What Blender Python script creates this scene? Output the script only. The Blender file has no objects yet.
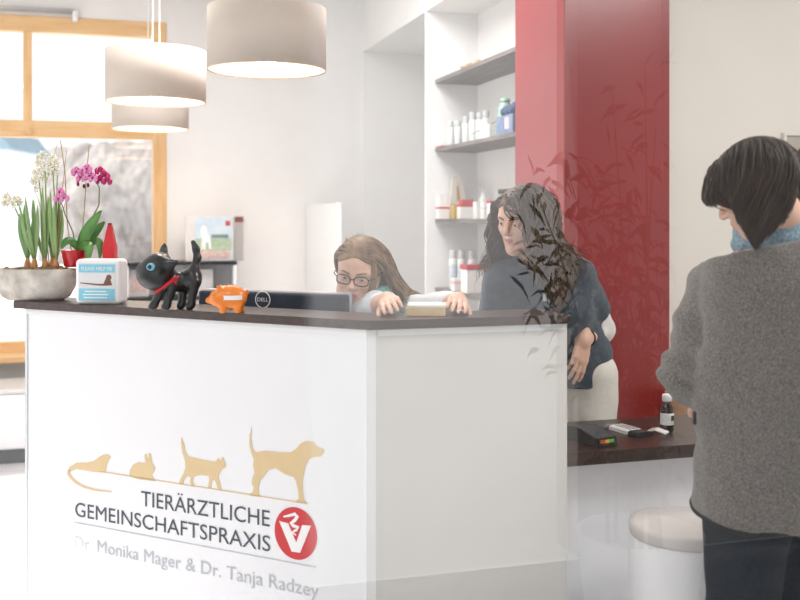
import bpy, bmesh, math, random
import numpy as np
from mathutils import Vector, Matrix, Euler

random.seed(7)
rng = np.random.default_rng(11)
SC = bpy.context.scene
COL = SC.collection
PI = math.pi
YAW = math.radians(-16.5)          # the camera looks 16.5 degrees right of the room's long axis
CS, SN = math.cos(YAW), math.sin(-YAW)
EYE = 1.42                          # camera height


def at(px, py, d):
    """Room point seen at photo position px, py and distance d along the view axis."""
    rx = (px - 400) / 1000 * d
    return Vector((rx * CS + d * SN, -rx * SN + d * CS, EYE + (218 - py) / 1000 * d))


# ------------------------------------------------------------------ materials
def lin(c):
    return tuple(((v / 255) / 12.92 if v / 255 <= 0.04045 else ((v / 255 + 0.055) / 1.055) ** 2.4) for v in c)


def mat(name, rgb, rough=0.5, metal=0.0, var=0.06, scale=30.0, bump=0.0, bscale=None, spec=0.5, rgb2=None,
        stretch=(1, 1, 1), sheen=0.0, trans=0.0, detail=4.0, coat=0.0):
    m = bpy.data.materials.new(name)
    m.use_nodes = True
    nt = m.node_tree
    b = nt.nodes['Principled BSDF']
    base = lin(rgb)
    hi = lin(rgb2) if rgb2 else tuple(min(1, v * (1 + var)) for v in base)
    lo = base if rgb2 else tuple(v * (1 - var) for v in base)
    tc = nt.nodes.new('ShaderNodeTexCoord')
    mp = nt.nodes.new('ShaderNodeMapping')
    mp.inputs['Scale'].default_value = stretch
    nt.links.new(tc.outputs['Object'], mp.inputs['Vector'])
    nz = nt.nodes.new('ShaderNodeTexNoise')
    nz.inputs['Scale'].default_value = scale
    nz.inputs['Detail'].default_value = detail
    nt.links.new(mp.outputs['Vector'], nz.inputs['Vector'])
    rp = nt.nodes.new('ShaderNodeValToRGB')
    rp.color_ramp.elements[0].position = 0.32
    rp.color_ramp.elements[1].position = 0.68
    rp.color_ramp.elements[0].color = (*lo, 1)
    rp.color_ramp.elements[1].color = (*hi, 1)
    nt.links.new(nz.outputs['Fac'], rp.inputs['Fac'])
    nt.links.new(rp.outputs['Color'], b.inputs['Base Color'])
    b.inputs['Roughness'].default_value = rough
    b.inputs['Metallic'].default_value = metal
    b.inputs['Specular IOR Level'].default_value = spec
    if sheen:
        b.inputs['Sheen Weight'].default_value = sheen
    if coat:
        b.inputs['Coat Weight'].default_value = coat
        b.inputs['Coat Roughness'].default_value = 0.08
    if trans:
        b.inputs['Transmission Weight'].default_value = trans
    if bump:
        n2 = nt.nodes.new('ShaderNodeTexNoise')
        n2.inputs['Scale'].default_value = bscale or scale * 2
        n2.inputs['Detail'].default_value = 3
        nt.links.new(mp.outputs['Vector'], n2.inputs['Vector'])
        bp = nt.nodes.new('ShaderNodeBump')
        bp.inputs['Strength'].default_value = bump
        bp.inputs['Distance'].default_value = 0.004
        nt.links.new(n2.outputs['Fac'], bp.inputs['Height'])
        nt.links.new(bp.outputs['Normal'], b.inputs['Normal'])
    return m


def emit(name, rgb, strength):
    m = bpy.data.materials.new(name)
    m.use_nodes = True
    nt = m.node_tree
    nt.nodes.remove(nt.nodes['Principled BSDF'])
    e = nt.nodes.new('ShaderNodeEmission')
    e.inputs['Color'].default_value = (*lin(rgb), 1)
    e.inputs['Strength'].default_value = strength
    nt.links.new(e.outputs[0], nt.nodes['Material Output'].inputs['Surface'])
    return m


def pane_mat(name, refl=0.075, tint=(1, 1, 1), fresnel=True):
    """A thin sheet of glass: clear straight through, mirror-like by its Fresnel share."""
    m = bpy.data.materials.new(name)
    m.use_nodes = True
    nt = m.node_tree
    nt.nodes.remove(nt.nodes['Principled BSDF'])
    t = nt.nodes.new('ShaderNodeBsdfTransparent')
    t.inputs['Color'].default_value = (*tint, 1)
    g = nt.nodes.new('ShaderNodeBsdfGlossy')
    g.inputs['Roughness'].default_value = 0.0
    g.inputs['Color'].default_value = (1, 1, 1, 1)
    mx = nt.nodes.new('ShaderNodeMixShader')
    mx.inputs['Fac'].default_value = refl
    nt.links.new(t.outputs[0], mx.inputs[1])
    nt.links.new(g.outputs[0], mx.inputs[2])
    nt.links.new(mx.outputs[0], nt.nodes['Material Output'].inputs['Surface'])
    return m


def wood(name, c1, c2, scale=3.0, stretch=(1, 12, 12), rough=0.45):
    m = bpy.data.materials.new(name)
    m.use_nodes = True
    nt = m.node_tree
    b = nt.nodes['Principled BSDF']
    tc = nt.nodes.new('ShaderNodeTexCoord')
    mp = nt.nodes.new('ShaderNodeMapping')
    mp.inputs['Scale'].default_value = stretch
    nz = nt.nodes.new('ShaderNodeTexNoise')
    nz.inputs['Scale'].default_value = scale
    nz.inputs['Detail'].default_value = 6
    nz.inputs['Distortion'].default_value = 0.6
    rp = nt.nodes.new('ShaderNodeValToRGB')
    rp.color_ramp.elements[0].position = 0.3
    rp.color_ramp.elements[1].position = 0.7
    rp.color_ramp.elements[0].color = (*lin(c1), 1)
    rp.color_ramp.elements[1].color = (*lin(c2), 1)
    nt.links.new(tc.outputs['Object'], mp.inputs['Vector'])
    nt.links.new(mp.outputs['Vector'], nz.inputs['Vector'])
    nt.links.new(nz.outputs['Fac'], rp.inputs['Fac'])
    nt.links.new(rp.outputs['Color'], b.inputs['Base Color'])
    b.inputs['Roughness'].default_value = rough
    return m


# ------------------------------------------------------------------ mesh building
class MB:
    def __init__(self):
        self.v, self.f, self.m, self.s = [], [], [], []

    def add(self, verts, faces, mi=0, smooth=False):
        b = len(self.v)
        self.v += [tuple(p) for p in verts]
        self.f += [tuple(b + i for i in q) for q in faces]
        self.m += [mi] * len(faces)
        self.s += [smooth] * len(faces)
        return self

    def box(self, c, size, rot=None, bevel=0.0, seg=2, mi=0):
        bm = bmesh.new()
        bmesh.ops.create_cube(bm, size=1.0)
        for v in bm.verts:
            v.co = Vector((v.co.x * size[0], v.co.y * size[1], v.co.z * size[2]))
        if bevel:
            bmesh.ops.bevel(bm, geom=bm.edges[:], offset=bevel, segments=seg, affect='EDGES', profile=0.5)
        R = rot if rot is not None else Matrix.Identity(3)
        if isinstance(R, (int, float)):
            R = Matrix.Rotation(R, 3, 'Z')
        vs = [R @ v.co + Vector(c) for v in bm.verts]
        bm.verts.index_update()
        fs = [[v.index for v in f.verts] for f in bm.faces]
        bm.free()
        return self.add(vs, fs, mi, False)

    def lathe(self, prof, c=(0, 0, 0), n=40, mi=0, axis=None, smooth=True, sx=1.0, sy=1.0, caps=True):
        """prof: (radius, height) pairs from the bottom up, turned about Z (or axis)."""
        R = Vector((0, 0, 1)).rotation_difference(Vector(axis)).to_matrix() if axis is not None else Matrix.Identity(3)
        vs, fs = [], []
        for r, h in prof:
            for k in range(n):
                a = 2 * PI * k / n
                vs.append(R @ Vector((r * math.cos(a) * sx, r * math.sin(a) * sy, h)) + Vector(c))
        for i in range(len(prof) - 1):
            for k in range(n):
                k2 = (k + 1) % n
                fs.append((i * n + k, i * n + k2, (i + 1) * n + k2, (i + 1) * n + k))
        self.add(vs, fs, mi, smooth)
        if caps:
            b = len(self.v) - len(vs)
            if prof[0][0] > 1e-5:
                self.f.append(tuple(b + k for k in range(n - 1, -1, -1))); self.m.append(mi); self.s.append(False)
            if prof[-1][0] > 1e-5:
                o = b + (len(prof) - 1) * n
                self.f.append(tuple(o + k for k in range(n))); self.m.append(mi); self.s.append(False)
        return self

    def cyl(self, a, b, r, r2=None, n=20, mi=0, bev=0.0):
        a, b = Vector(a), Vector(b)
        L = (b - a).length
        r2 = r if r2 is None else r2
        pr = [(r, 0), (r2, L)]
        if bev:
            pr = [(r - bev, 0), (r, bev), (r2, L - bev), (r2 - bev, L)]
        return self.lathe(pr, a, n, mi, (b - a).normalized())

    def tube(self, pts, radii, n=8, mi=0, flat=1.0, up=None):
        pts = [Vector(p) for p in pts]
        if not isinstance(radii, (list, tuple, np.ndarray)):
            radii = [radii] * len(pts)
        vs, fs = [], []
        ref = Vector(up) if up is not None else Vector((0.13, 0.21, 0.97))
        for i, p in enumerate(pts):
            t = (pts[min(i + 1, len(pts) - 1)] - pts[max(i - 1, 0)])
            t = t.normalized() if t.length > 1e-9 else Vector((0, 0, 1))
            u = ref - t * ref.dot(t)
            if u.length < 1e-4:
                u = t.orthogonal()
            u.normalize()
            w = t.cross(u)
            if up is None:
                ref = u
            for k in range(n):
                a = 2 * PI * k / n
                vs.append(p + (u * math.cos(a) * flat + w * math.sin(a)) * radii[i])
        for i in range(len(pts) - 1):
            for k in range(n):
                k2 = (k + 1) % n
                fs.append((i * n + k, i * n + k2, (i + 1) * n + k2, (i + 1) * n + k))
        fs.append(tuple(range(n - 1, -1, -1)))
        o = (len(pts) - 1) * n
        fs.append(tuple(o + k for k in range(n)))
        return self.add(vs, fs, mi, True)

    def sphere(self, c, r, n=24, mi=0, R=None):
        rr = (r, r, r) if isinstance(r, (int, float)) else r
        vs, fs = [], []
        m = n // 2
        for i in range(m + 1):
            th = PI * i / m
            for k in range(n):
                a = 2 * PI * k / n
                p = Vector((rr[0] * math.sin(th) * math.cos(a), rr[1] * math.sin(th) * math.sin(a), rr[2] * math.cos(th)))
                if R is not None:
                    p = R @ p
                vs.append(p + Vector(c))
        for i in range(m):
            for k in range(n):
                k2 = (k + 1) % n
                fs.append((i * n + k, (i + 1) * n + k, (i + 1) * n + k2, i * n + k2))
        return self.add(vs, fs, mi, True)

    def prism(self, poly, o, u, w, t, mi=0):
        """A 2D outline in axes u, w from o, given thickness vector t."""
        o, u, w, t = Vector(o), Vector(u), Vector(w), Vector(t)
        n = len(poly)
        area = sum(poly[i][0] * poly[(i + 1) % n][1] - poly[(i + 1) % n][0] * poly[i][1] for i in range(n))
        if (area > 0) != (u.cross(w).dot(t) > 0):
            poly = poly[::-1]
        vs = [o + u * a + w * b for a, b in poly] + [o + u * a + w * b + t for a, b in poly]
        fs = [tuple(range(n - 1, -1, -1)), tuple(range(n, 2 * n))]
        fs += [(i, (i + 1) % n, n + (i + 1) % n, n + i) for i in range(n)]
        return self.add(vs, fs, mi)

    def build(self, name, m, parent=None, loc=None, bevel=None):
        me = bpy.data.meshes.new(name)
        me.from_pydata(self.v, [], self.f)
        me.polygons.foreach_set('material_index', self.m)
        me.polygons.foreach_set('use_smooth', self.s)
        ms = m if isinstance(m, (list, tuple)) else [m]
        for x in ms:
            me.materials.append(x)
        me.validate()
        bm = bmesh.new(); bm.from_mesh(me)
        bmesh.ops.recalc_face_normals(bm, faces=bm.faces[:])
        bm.to_mesh(me); bm.free()
        me.update()
        o = bpy.data.objects.new(name, me)
        COL.objects.link(o)
        if parent is not None:
            o.parent = parent
        if loc is not None:
            o.location = loc
        return o


def tag(o, label=None, cat=None, group=None, kind=None):
    if label: o['label'] = label
    if cat: o['category'] = cat
    if group: o['group'] = group
    if kind: o['kind'] = kind
    return o


def thing(name, label, cat, loc=(0, 0, 0), rz=0.0, group=None):
    o = bpy.data.objects.new(name, None)
    COL.objects.link(o)
    o.location = loc
    o.rotation_euler = (0, 0, rz)
    o.empty_display_size = 0.05
    return tag(o, label, cat, group)


def struct(name, mb, m):
    o = mb.build(name, m)
    o['kind'] = 'structure'
    return o


def kids(o):
    return [c for c in bpy.data.objects if c.parent == o]


def copy_tree(o, parent=None):
    c = o.copy()
    COL.objects.link(c)
    c.parent = parent
    for ch in kids(o):
        copy_tree(ch, c)
    return c


def text_mesh(body, bold=False):
    cu = bpy.data.curves.new('lettering', 'FONT')
    cu.body = body
    cu.size = 1.0
    cu.resolution_u = 4
    o = bpy.data.objects.new('lettering', cu)
    COL.objects.link(o)
    dg = bpy.context.evaluated_depsgraph_get()
    me = bpy.data.meshes.new_from_object(o.evaluated_get(dg))
    bpy.data.objects.remove(o)
    vs = [v.co.copy() for v in me.vertices]
    fs = [tuple(p.vertices) for p in me.polygons]
    bpy.data.meshes.remove(me)
    return vs, fs


# ------------------------------------------------------------------ smooth implicit solids
class SDF:
    """A list of rounded solids blended into one surface."""
    def __init__(self):
        self.ops = []

    def cap(self, a, b, ra, rb=None, k=0.02, sub=False):
        self.ops.append(('cap', np.array(a, np.float32), np.array(b, np.float32), ra, ra if rb is None else rb, k, sub, None)); return self

    def chain(self, pts, rs, k=0.02):
        for i in range(len(pts) - 1):
            self.cap(pts[i], pts[i + 1], rs[i], rs[i + 1], k)
        return self

    def ell(self, c, r, R=None, k=0.02, sub=False):
        M = np.array(R if R is not None else Matrix.Identity(3), np.float32)
        self.ops.append(('ell', np.array(c, np.float32), np.array(r, np.float32), M, 0, k, sub, None)); return self

    def ecap(self, a, b, ra, rb, wide, R, k=0.02, sub=False):
        """Capsule between a and b with elliptic section: space squeezed by `wide` (3 factors) in frame R."""
        self.ops.append(('ecap', np.array(a, np.float32), np.array(b, np.float32), ra, rb, k, sub, (np.array(wide, np.float32), np.array(R, np.float32)))); return self

    def plane(self, p, n, k=0.005):
        """Keep only what lies on the side n points away from."""
        self.ops.append(('cut', np.array(p, np.float32), np.array(Vector(n).normalized(), np.float32), 0, 0, k, True, None)); return self

    def func(self, fn):
        self.ops.append(('fn', fn, 0, 0, 0, 0, False, None)); return self

    def merge(self, other, M=None):
        """Other solid's parts, moved by 4x4 matrix M."""
        if M is None:
            self.ops += other.ops; return self
        R = np.array(M.to_3x3(), np.float32); T = np.array(M.translation, np.float32)
        for op in other.ops:
            t = op[0]
            if t == 'cap':
                self.ops.append((t, R @ op[1] + T, R @ op[2] + T) + op[3:])
            elif t == 'ell':
                self.ops.append((t, R @ op[1] + T, op[2], R @ op[3]) + op[4:])
            elif t == 'cut':
                self.ops.append((t, R @ op[1] + T, R @ op[2]) + op[3:])
            elif t == 'ecap':
                self.ops.append((t, R @ op[1] + T, R @ op[2] + T) + op[3:7] + ((op[7][0], R @ op[7][1]),))
        return self

    def __call__(self, P):
        P = np.asarray(P, np.float32)
        D = None
        for op in self.ops:
            t, k, sub = op[0], op[5], op[6]
            if t == 'fn':
                D = op[1](P, D); continue
            if t == 'cap':
                a, b = op[1], op[2]
                ba = b - a
                pa = P - a
                h = np.clip(pa @ ba / max(float(ba @ ba), 1e-12), 0, 1)
                d = np.linalg.norm(pa - h[:, None] * ba, axis=1) - (op[3] + (op[4] - op[3]) * h)
            elif t == 'ecap':
                wide, R = op[7]
                q = (P - op[1]) @ R / wide
                bq = (op[2] - op[1]) @ R / wide
                h = np.clip(q @ bq / max(float(bq @ bq), 1e-12), 0, 1)
                d = np.linalg.norm(q - h[:, None] * bq, axis=1) - (op[3] + (op[4] - op[3]) * h)
            elif t == 'ell':
                q = (P - op[1]) @ op[3]
                r = op[2]
                k0 = np.linalg.norm(q / r, axis=1)
                k1 = np.linalg.norm(q / (r * r), axis=1) + 1e-9
                d = k0 * (k0 - 1) / k1
            else:
                d = (op[1] - P) @ op[2]
            if D is None:
                D = d; continue
            if sub:
                d = -d
                if k > 0:
                    h = np.maximum(k - np.abs(D - d), 0) / k
                    D = np.maximum(D, d) + h * h * k / 4
                else:
                    D = np.maximum(D, d)
            else:
                if k > 0:
                    h = np.maximum(k - np.abs(D - d), 0) / k
                    D = np.minimum(D, d) - h * h * k / 4
                else:
                    D = np.minimum(D, d)
        return D

    def mesh(self, lo, hi, h, pad=0.6):
        """Surface-net mesh of the zero level; only blocks near the surface are sampled finely."""
        lo, hi = np.array(lo, float), np.array(hi, float)
        B = 12
        n = (np.ceil((hi - lo) / h / B).astype(int)) * B
        nb = n // B
        V = np.ones(tuple(n + 1), np.float32)
        bc = np.stack(np.meshgrid(*[np.arange(m) for m in nb], indexing='ij'), -1).reshape(-1, 3)
        cen = lo + (bc * B + B / 2) * h
        dc = self(cen)
        rad = B * h * 0.87 * 1.25 + pad * 0.02
        near = np.abs(dc) < rad
        for b, d in zip(bc[~near], dc[~near]):
            s = tuple(slice(i * B, i * B + B + 1) for i in b)
            V[s] = d
        off = np.stack(np.meshgrid(*[np.arange(B + 1)] * 3, indexing='ij'), -1).reshape(-1, 3)
        nl = bc[near]
        CH = 150
        for i in range(0, len(nl), CH):
            part = nl[i:i + CH]
            pts = (lo + (part[:, None, :] * B + off[None]) * h).reshape(-1, 3)
            vals = self(pts).reshape(len(part), B + 1, B + 1, B + 1)
            for b, q in zip(part, vals):
                V[b[0] * B:b[0] * B + B + 1, b[1] * B:b[1] * B + B + 1, b[2] * B:b[2] * B + B + 1] = q
        return nets(V, lo, h)


def nets(V, lo, h):
    S = V < 0
    c = S[:-1, :-1, :-1].astype(np.int8)
    tot = np.zeros(tuple(np.array(V.shape) - 1), np.int8)
    for dx in (0, 1):
        for dy in (0, 1):
            for dz in (0, 1):
                tot += S[dx:V.shape[0] - 1 + dx, dy:V.shape[1] - 1 + dy, dz:V.shape[2] - 1 + dz]
    act = (tot > 0) & (tot < 8)
    idx = np.argwhere(act)
    ids = np.full(act.shape, -1, np.int64)
    ids[act] = np.arange(len(idx))
    cor = [(a, b, c2) for a in (0, 1) for b in (0, 1) for c2 in (0, 1)]
    vals = np.stack([V[idx[:, 0] + a, idx[:, 1] + b, idx[:, 2] + c2] for a, b, c2 in cor], 1)
    acc = np.zeros((len(idx), 3)); cnt = np.zeros(len(idx))
    for i in range(8):
        for j in range(i + 1, 8):
            if sum(abs(cor[i][q] - cor[j][q]) for q in range(3)) != 1:
                continue
            va, vb = vals[:, i], vals[:, j]
            x = (va < 0) != (vb < 0)
            t = np.where(x, va / np.where(x, va - vb, 1), 0)
            pa, pb = np.array(cor[i], float), np.array(cor[j], float)
            acc += np.where(x[:, None], pa + t[:, None] * (pb - pa), 0)
            cnt += x
    verts = lo + (idx + acc / cnt[:, None]) * h
    quads = []
    for ax in range(3):
        o1, o2 = [(1, 2), (2, 0), (0, 1)][ax]
        sl0 = [slice(None)] * 3; sl1 = [slice(None)] * 3
        sl0[ax] = slice(0, -1); sl1[ax] = slice(1, None)
        A, Bq = S[tuple(sl0)], S[tuple(sl1)]
        e = np.argwhere(A != Bq)
        e = e[(e[:, o1] > 0) & (e[:, o2] > 0) & (e[:, o1] < act.shape[o1]) & (e[:, o2] < act.shape[o2])]
        flip = A[e[:, 0], e[:, 1], e[:, 2]]
        def cell(d1, d2):
            q = e.copy(); q[:, o1] -= d1; q[:, o2] -= d2
            return ids[q[:, 0], q[:, 1], q[:, 2]]
        q = np.stack([cell(1, 1), cell(0, 1), cell(0, 0), cell(1, 0)], 1)
        q[~flip] = q[~flip][:, ::-1]
        quads.append(q)
    quads = np.concatenate(quads)
    quads = quads[(quads >= 0).all(1)]
    return verts, quads


def net_obj(name, vq, mats, parent=None, mi=None, smooth=True, relax=1):
    v, q = vq
    v = v.copy()
    for _ in range(relax):                      # one gentle smoothing pass
        a = np.zeros_like(v); n = np.zeros(len(v))
        for i in range(4):
            j = (i + 1) % 4
            np.add.at(a, q[:, i], v[q[:, j]]); np.add.at(n, q[:, i], 1)
            np.add.at(a, q[:, j], v[q[:, i]]); np.add.at(n, q[:, j], 1)
        v = v * 0.5 + 0.5 * a / np.maximum(n, 1)[:, None]
    me = bpy.data.meshes.new(name)
    me.vertices.add(len(v)); me.vertices.foreach_set('co', v.astype(np.float32).ravel())
    me.loops.add(q.size); me.loops.foreach_set('vertex_index', q.astype(np.int32).ravel())
    me.polygons.add(len(q))
    me.polygons.foreach_set('loop_start', np.arange(0, q.size, 4, dtype=np.int32))
    me.polygons.foreach_set('loop_total', np.full(len(q), 4, np.int32))
    ms = mats if isinstance(mats, (list, tuple)) else [mats]
    for x in ms:
        me.materials.append(x)
    if mi is not None:
        me.polygons.foreach_set('material_index', mi(v[q].mean(1)).astype(np.int32))
    me.polygons.foreach_set('use_smooth', np.full(len(q), smooth))
    me.update(calc_edges=True)
    me.validate()
    o = bpy.data.objects.new(name, me)
    COL.objects.link(o)
    if parent is not None:
        o.parent = parent
    return o


def bump_field(P, freq, seed=0):
    """Smooth pseudo-random field in -1..1, cheap: a few sines in random directions."""
    r = np.random.default_rng(seed)
    s = np.zeros(len(P))
    for _ in range(6):
        d = r.normal(size=3); d /= np.linalg.norm(d)
        s += np.sin(P @ (d * freq * r.uniform(0.6, 1.5)) + r.uniform(0, 6.3))
    return s / 6 * 1.6
# ================================================================== MATERIALS
M_wall = mat('white_plaster', (240, 238, 236), 0.9, var=0.012, scale=6, bump=0.05, bscale=220)
M_wall2 = mat('off_white_plaster', (226, 221, 214), 0.9, var=0.015, scale=5, bump=0.05, bscale=220)
M_ceil = mat('ceiling_paint', (244, 243, 241), 0.9, var=0.01, scale=4)
M_red = mat('red_gloss_paint', (142, 25, 33), 0.28, var=0.05, scale=3, spec=0.85)
M_floor = mat('pale_floor_tile', (226, 226, 228), 0.35, var=0.02, scale=4)
M_winwood = wood('honey_window_wood', (222, 176, 120), (236, 198, 150), 3.0, (10, 10, 1.2), 0.45)
M_winwood_h = wood('honey_window_wood_rail', (222, 176, 120), (236, 198, 150), 3.0, (1.2, 10, 10), 0.45)
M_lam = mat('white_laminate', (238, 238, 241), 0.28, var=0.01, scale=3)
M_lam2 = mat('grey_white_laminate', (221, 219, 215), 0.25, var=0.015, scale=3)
M_white = mat('white_lacquer', (240, 240, 240), 0.35, var=0.01, scale=5)
M_alu = mat('satin_aluminium', (205, 208, 210), 0.3, 0.9, var=0.03, scale=60)
M_top = wood('dark_brown_laminate', (58, 46, 44), (82, 66, 62), 4.0, (1.0, 14, 14), 0.32)
M_desk = wood('espresso_laminate', (42, 28, 26), (66, 44, 40), 4.0, (1.0, 14, 14), 0.3)
M_shelf = wood('grey_oak_board', (96, 88, 86), (134, 126, 122), 5.0, (14, 1.0, 14), 0.5)
M_black = mat('black_plastic', (22, 23, 25), 0.4, var=0.1)
M_pane = pane_mat('clear_partition_glass', 0.10, (0.985, 0.995, 0.99))
M_wglass = pane_mat('window_glass', 0.05)
M_snow = mat('bright_snowy_ground', (245, 246, 250), 0.9, var=0.02, scale=0.5)

YB, XS = 6.91, 1.765        # back wall, side wall with the shelves
YP = 3.648                  # front of the red pillar
XL, YF, ZC = -2.4, -2.3, 3.05
SOF = 2.60

# ------------------------------------------------------------------ floor, ceiling
b = MB(); b.box((0.9, 2.4, -0.05), (6.8, 9.4, 0.1))
fl = struct('floor', b, M_floor)
# tile joints as a material detail
nt = M_floor.node_tree
br = nt.nodes.new('ShaderNodeTexBrick')
br.offset = 0.0; br.inputs['Scale'].default_value = 1.0
br.inputs['Brick Width'].default_value = 0.6; br.inputs['Row Height'].default_value = 0.6
br.inputs['Mortar Size'].default_value = 0.004
br.inputs['Color1'].default_value = (*lin((228, 228, 230)), 1); br.inputs['Color2'].default_value = (*lin((222, 223, 226)), 1)
br.inputs['Mortar'].default_value = (*lin((190, 190, 192)), 1)
tc = nt.nodes.new('ShaderNodeTexCoord')
nt.links.new(tc.outputs['Object'], br.inputs['Vector'])
nt.links.new(br.outputs['Color'], nt.nodes['Principled BSDF'].inputs['Base Color'])
b = MB(); b.box((0.9, 2.3, ZC + 0.05), (6.8, 9.6, 0.1))
struct('ceiling', b, M_ceil)

# ------------------------------------------------------------------ back wall with the wooden window
WX0, WX1, WZ0, WZ1 = -2.0, 0.405, 0.52, 2.735
T = 0.24
b = MB()
b.box(((-2.5 + WX0) / 2, YB + T / 2, ZC / 2), (WX0 + 2.5, T, ZC))
b.box(((WX1 + XS) / 2, YB + T / 2, ZC / 2), (XS - WX1, T, ZC))
b.box(((WX0 + WX1) / 2, YB + T / 2, WZ0 / 2), (WX1 - WX0, T, WZ0))
b.box(((WX0 + WX1) / 2, YB + T / 2, (WZ1 + ZC) / 2), (WX1 - WX0, T, ZC - WZ1))
struct('wall_back', b, M_wall)
b = MB(); b.box(((XS + 2.75) / 2, YB - 0.02 + T / 2, SOF / 2), (2.75 - XS, T, SOF))
struct('wall_niche', b, M_wall)

# window frame, transom and mullion, all one structure with its glass
win = MB()
fy = YB + 0.02
fw = 0.09
def rail(x0, x1, z0, z1, y0=fy, dy=0.09):
    win.box(((x0 + x1) / 2, y0 + dy / 2 - 0.03, (z0 + z1) / 2), (x1 - x0, dy, z1 - z0), bevel=0.006)
rail(WX1 - fw, WX1 + 0.0, WZ0, WZ1)
rail(WX0, WX0 + fw, WZ0, WZ1)
W_o = struct('window_1', win, M_winwood)
win = MB()
rail(WX0 + fw, WX1 - fw, WZ1 - 0.105, WZ1)
rail(WX0 + fw, WX1 - fw, 1.945, 2.055)
rail(WX0 + fw, WX1 - fw, WZ0, WZ0 + 0.10)
win.box(((WX0 + WX1) / 2, YB - 0.06, WZ0 + 0.01), (WX1 - WX0 + 0.1, 0.30, 0.045), bevel=0.008)
win.build('window_frame', M_winwood_h, W_o)
win = MB()
for x in (-0.475, -1.35):
    rail(x - 0.027, x + 0.027, 2.055, WZ1 - 0.105, dy=0.06)
win.build('window_mullion', M_winwood, W_o)
win = MB()
win.box(((WX0 + WX1) / 2, fy + 0.03, (2.0 + WZ1) / 2), (WX1 - WX0 - 0.1, 0.006, WZ1 - 2.04))
win.box(((WX0 + WX1) / 2, fy + 0.03, (WZ0 + 1.98) / 2), (WX1 - WX0 - 0.1, 0.006, 1.95 - WZ0))
win.build('window_pane', M_wglass, W_o)
# window handle boss on the transom
hb = MB(); hb.cyl((-0.46, YB - 0.02, 1.985), (-0.46, YB - 0.035, 1.985), 0.022, n=20)
hb.build('window_latch', M_winwood, W_o)
# roller blind rail above
t = thing('roller_blind', 'grey rolled-up blind rail along the top of the wooden window', 'blind', (-0.8, YB - 0.03, WZ1 + 0.035))
b = MB(); b.cyl((-1.2, 0, 0), (0.62, 0, 0), 0.018, n=16)
b.build('roll', M_alu, t)
b = MB(); b.box((0.62, 0.0, -0.03), (0.035, 0.045, 0.07), bevel=0.006)
b.build('bracket', M_white, t)

# ------------------------------------------------------------------ side wall: header, shelf niche, pillar
b = MB()
b.box((XS + 0.15, (4.147 + YB + 0.2) / 2, (SOF + ZC) / 2), (0.3, YB + 0.2 - 4.147, ZC - SOF))
b.box((2.50, (4.147 + YB + 0.2) / 2, SOF + 0.04), (0.868, YB + 0.2 - 4.147, 0.08))
struct('wall_header', b, M_wall)
b = MB(); b.box((2.14, (4.10 + 5.44) / 2, SOF / 2), (0.12, 5.44 - 4.10, SOF))
struct('wall_shelf_back', b, M_wall)
b = MB(); b.box((2.70, (5.2 + YB) / 2, SOF / 2), (0.1, YB - 5.2, SOF))
struct('wall_niche_side', b, M_wall)
b = MB(); b.box(((XS + 2.20) / 2, 5.437 + 0.012, SOF / 2), (2.20 - XS, 0.024, SOF), bevel=0.002)
struct('trim_1', b, M_white)
b = MB()
b.box(((XS + 2.212) / 2, (YP + 4.147) / 2, ZC / 2), (2.212 - XS, 4.147 - YP, ZC), bevel=0.004)
struct('pillar', b, M_red)
b = MB(); b.box((2.232, YP + 0.24, ZC / 2), (0.045, 0.44, ZC))
struct('trim_2', b, M_red)
b = MB(); b.box((3.33, YP + 0.06 + 0.1, ZC / 2), (2.15, 0.2, ZC))
struct('wall_right', b, M_wall2)
b = MB(); b.box((4.35, 0.6, ZC / 2), (0.1, 6.3, ZC))
struct('wall_far_right', b, M_wall2)

# ------------------------------------------------------------------ left wall with a tall window the sun comes through
b = MB()
LY0, LY1, LZ1 = 2.2, 5.6, 3.03
b.box((XL - 0.1, (-2.4 + LY0) / 2, ZC / 2), (0.2, LY0 + 2.4, ZC))
b.box((XL - 0.1, (LY1 + YB + 0.2) / 2, ZC / 2), (0.2, YB + 0.2 - LY1, ZC))
b.box((XL - 0.1, (LY0 + LY1) / 2, (LZ1 + ZC) / 2), (0.2, LY1 - LY0, ZC - LZ1))
b.box((XL - 0.1, (LY0 + LY1) / 2, 0.05), (0.2, LY1 - LY0, 0.1))
struct('wall_left', b, M_wall)

# ------------------------------------------------------------------ front wall beside the open shop front (behind the camera)
b = MB()
b.box((3.15, YF - 0.1, ZC / 2), (2.5, 0.2, ZC))
b.box((-0.3, YF - 0.1, 2.97), (4.4, 0.2, 0.16))
struct('wall_front', b, mat('grey_front_wall', (158, 153, 149), 0.9, var=0.03))

# ------------------------------------------------------------------ glass partition in front of the desk
b = MB()
b.add([(0.15, 0.75, 0.02), (3.6, 0.75, 0.02), (3.6, 0.75, 2.98), (0.15, 0.75, 2.98)], [(0, 1, 2, 3)])
struct('window_2', b, M_pane)

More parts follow.
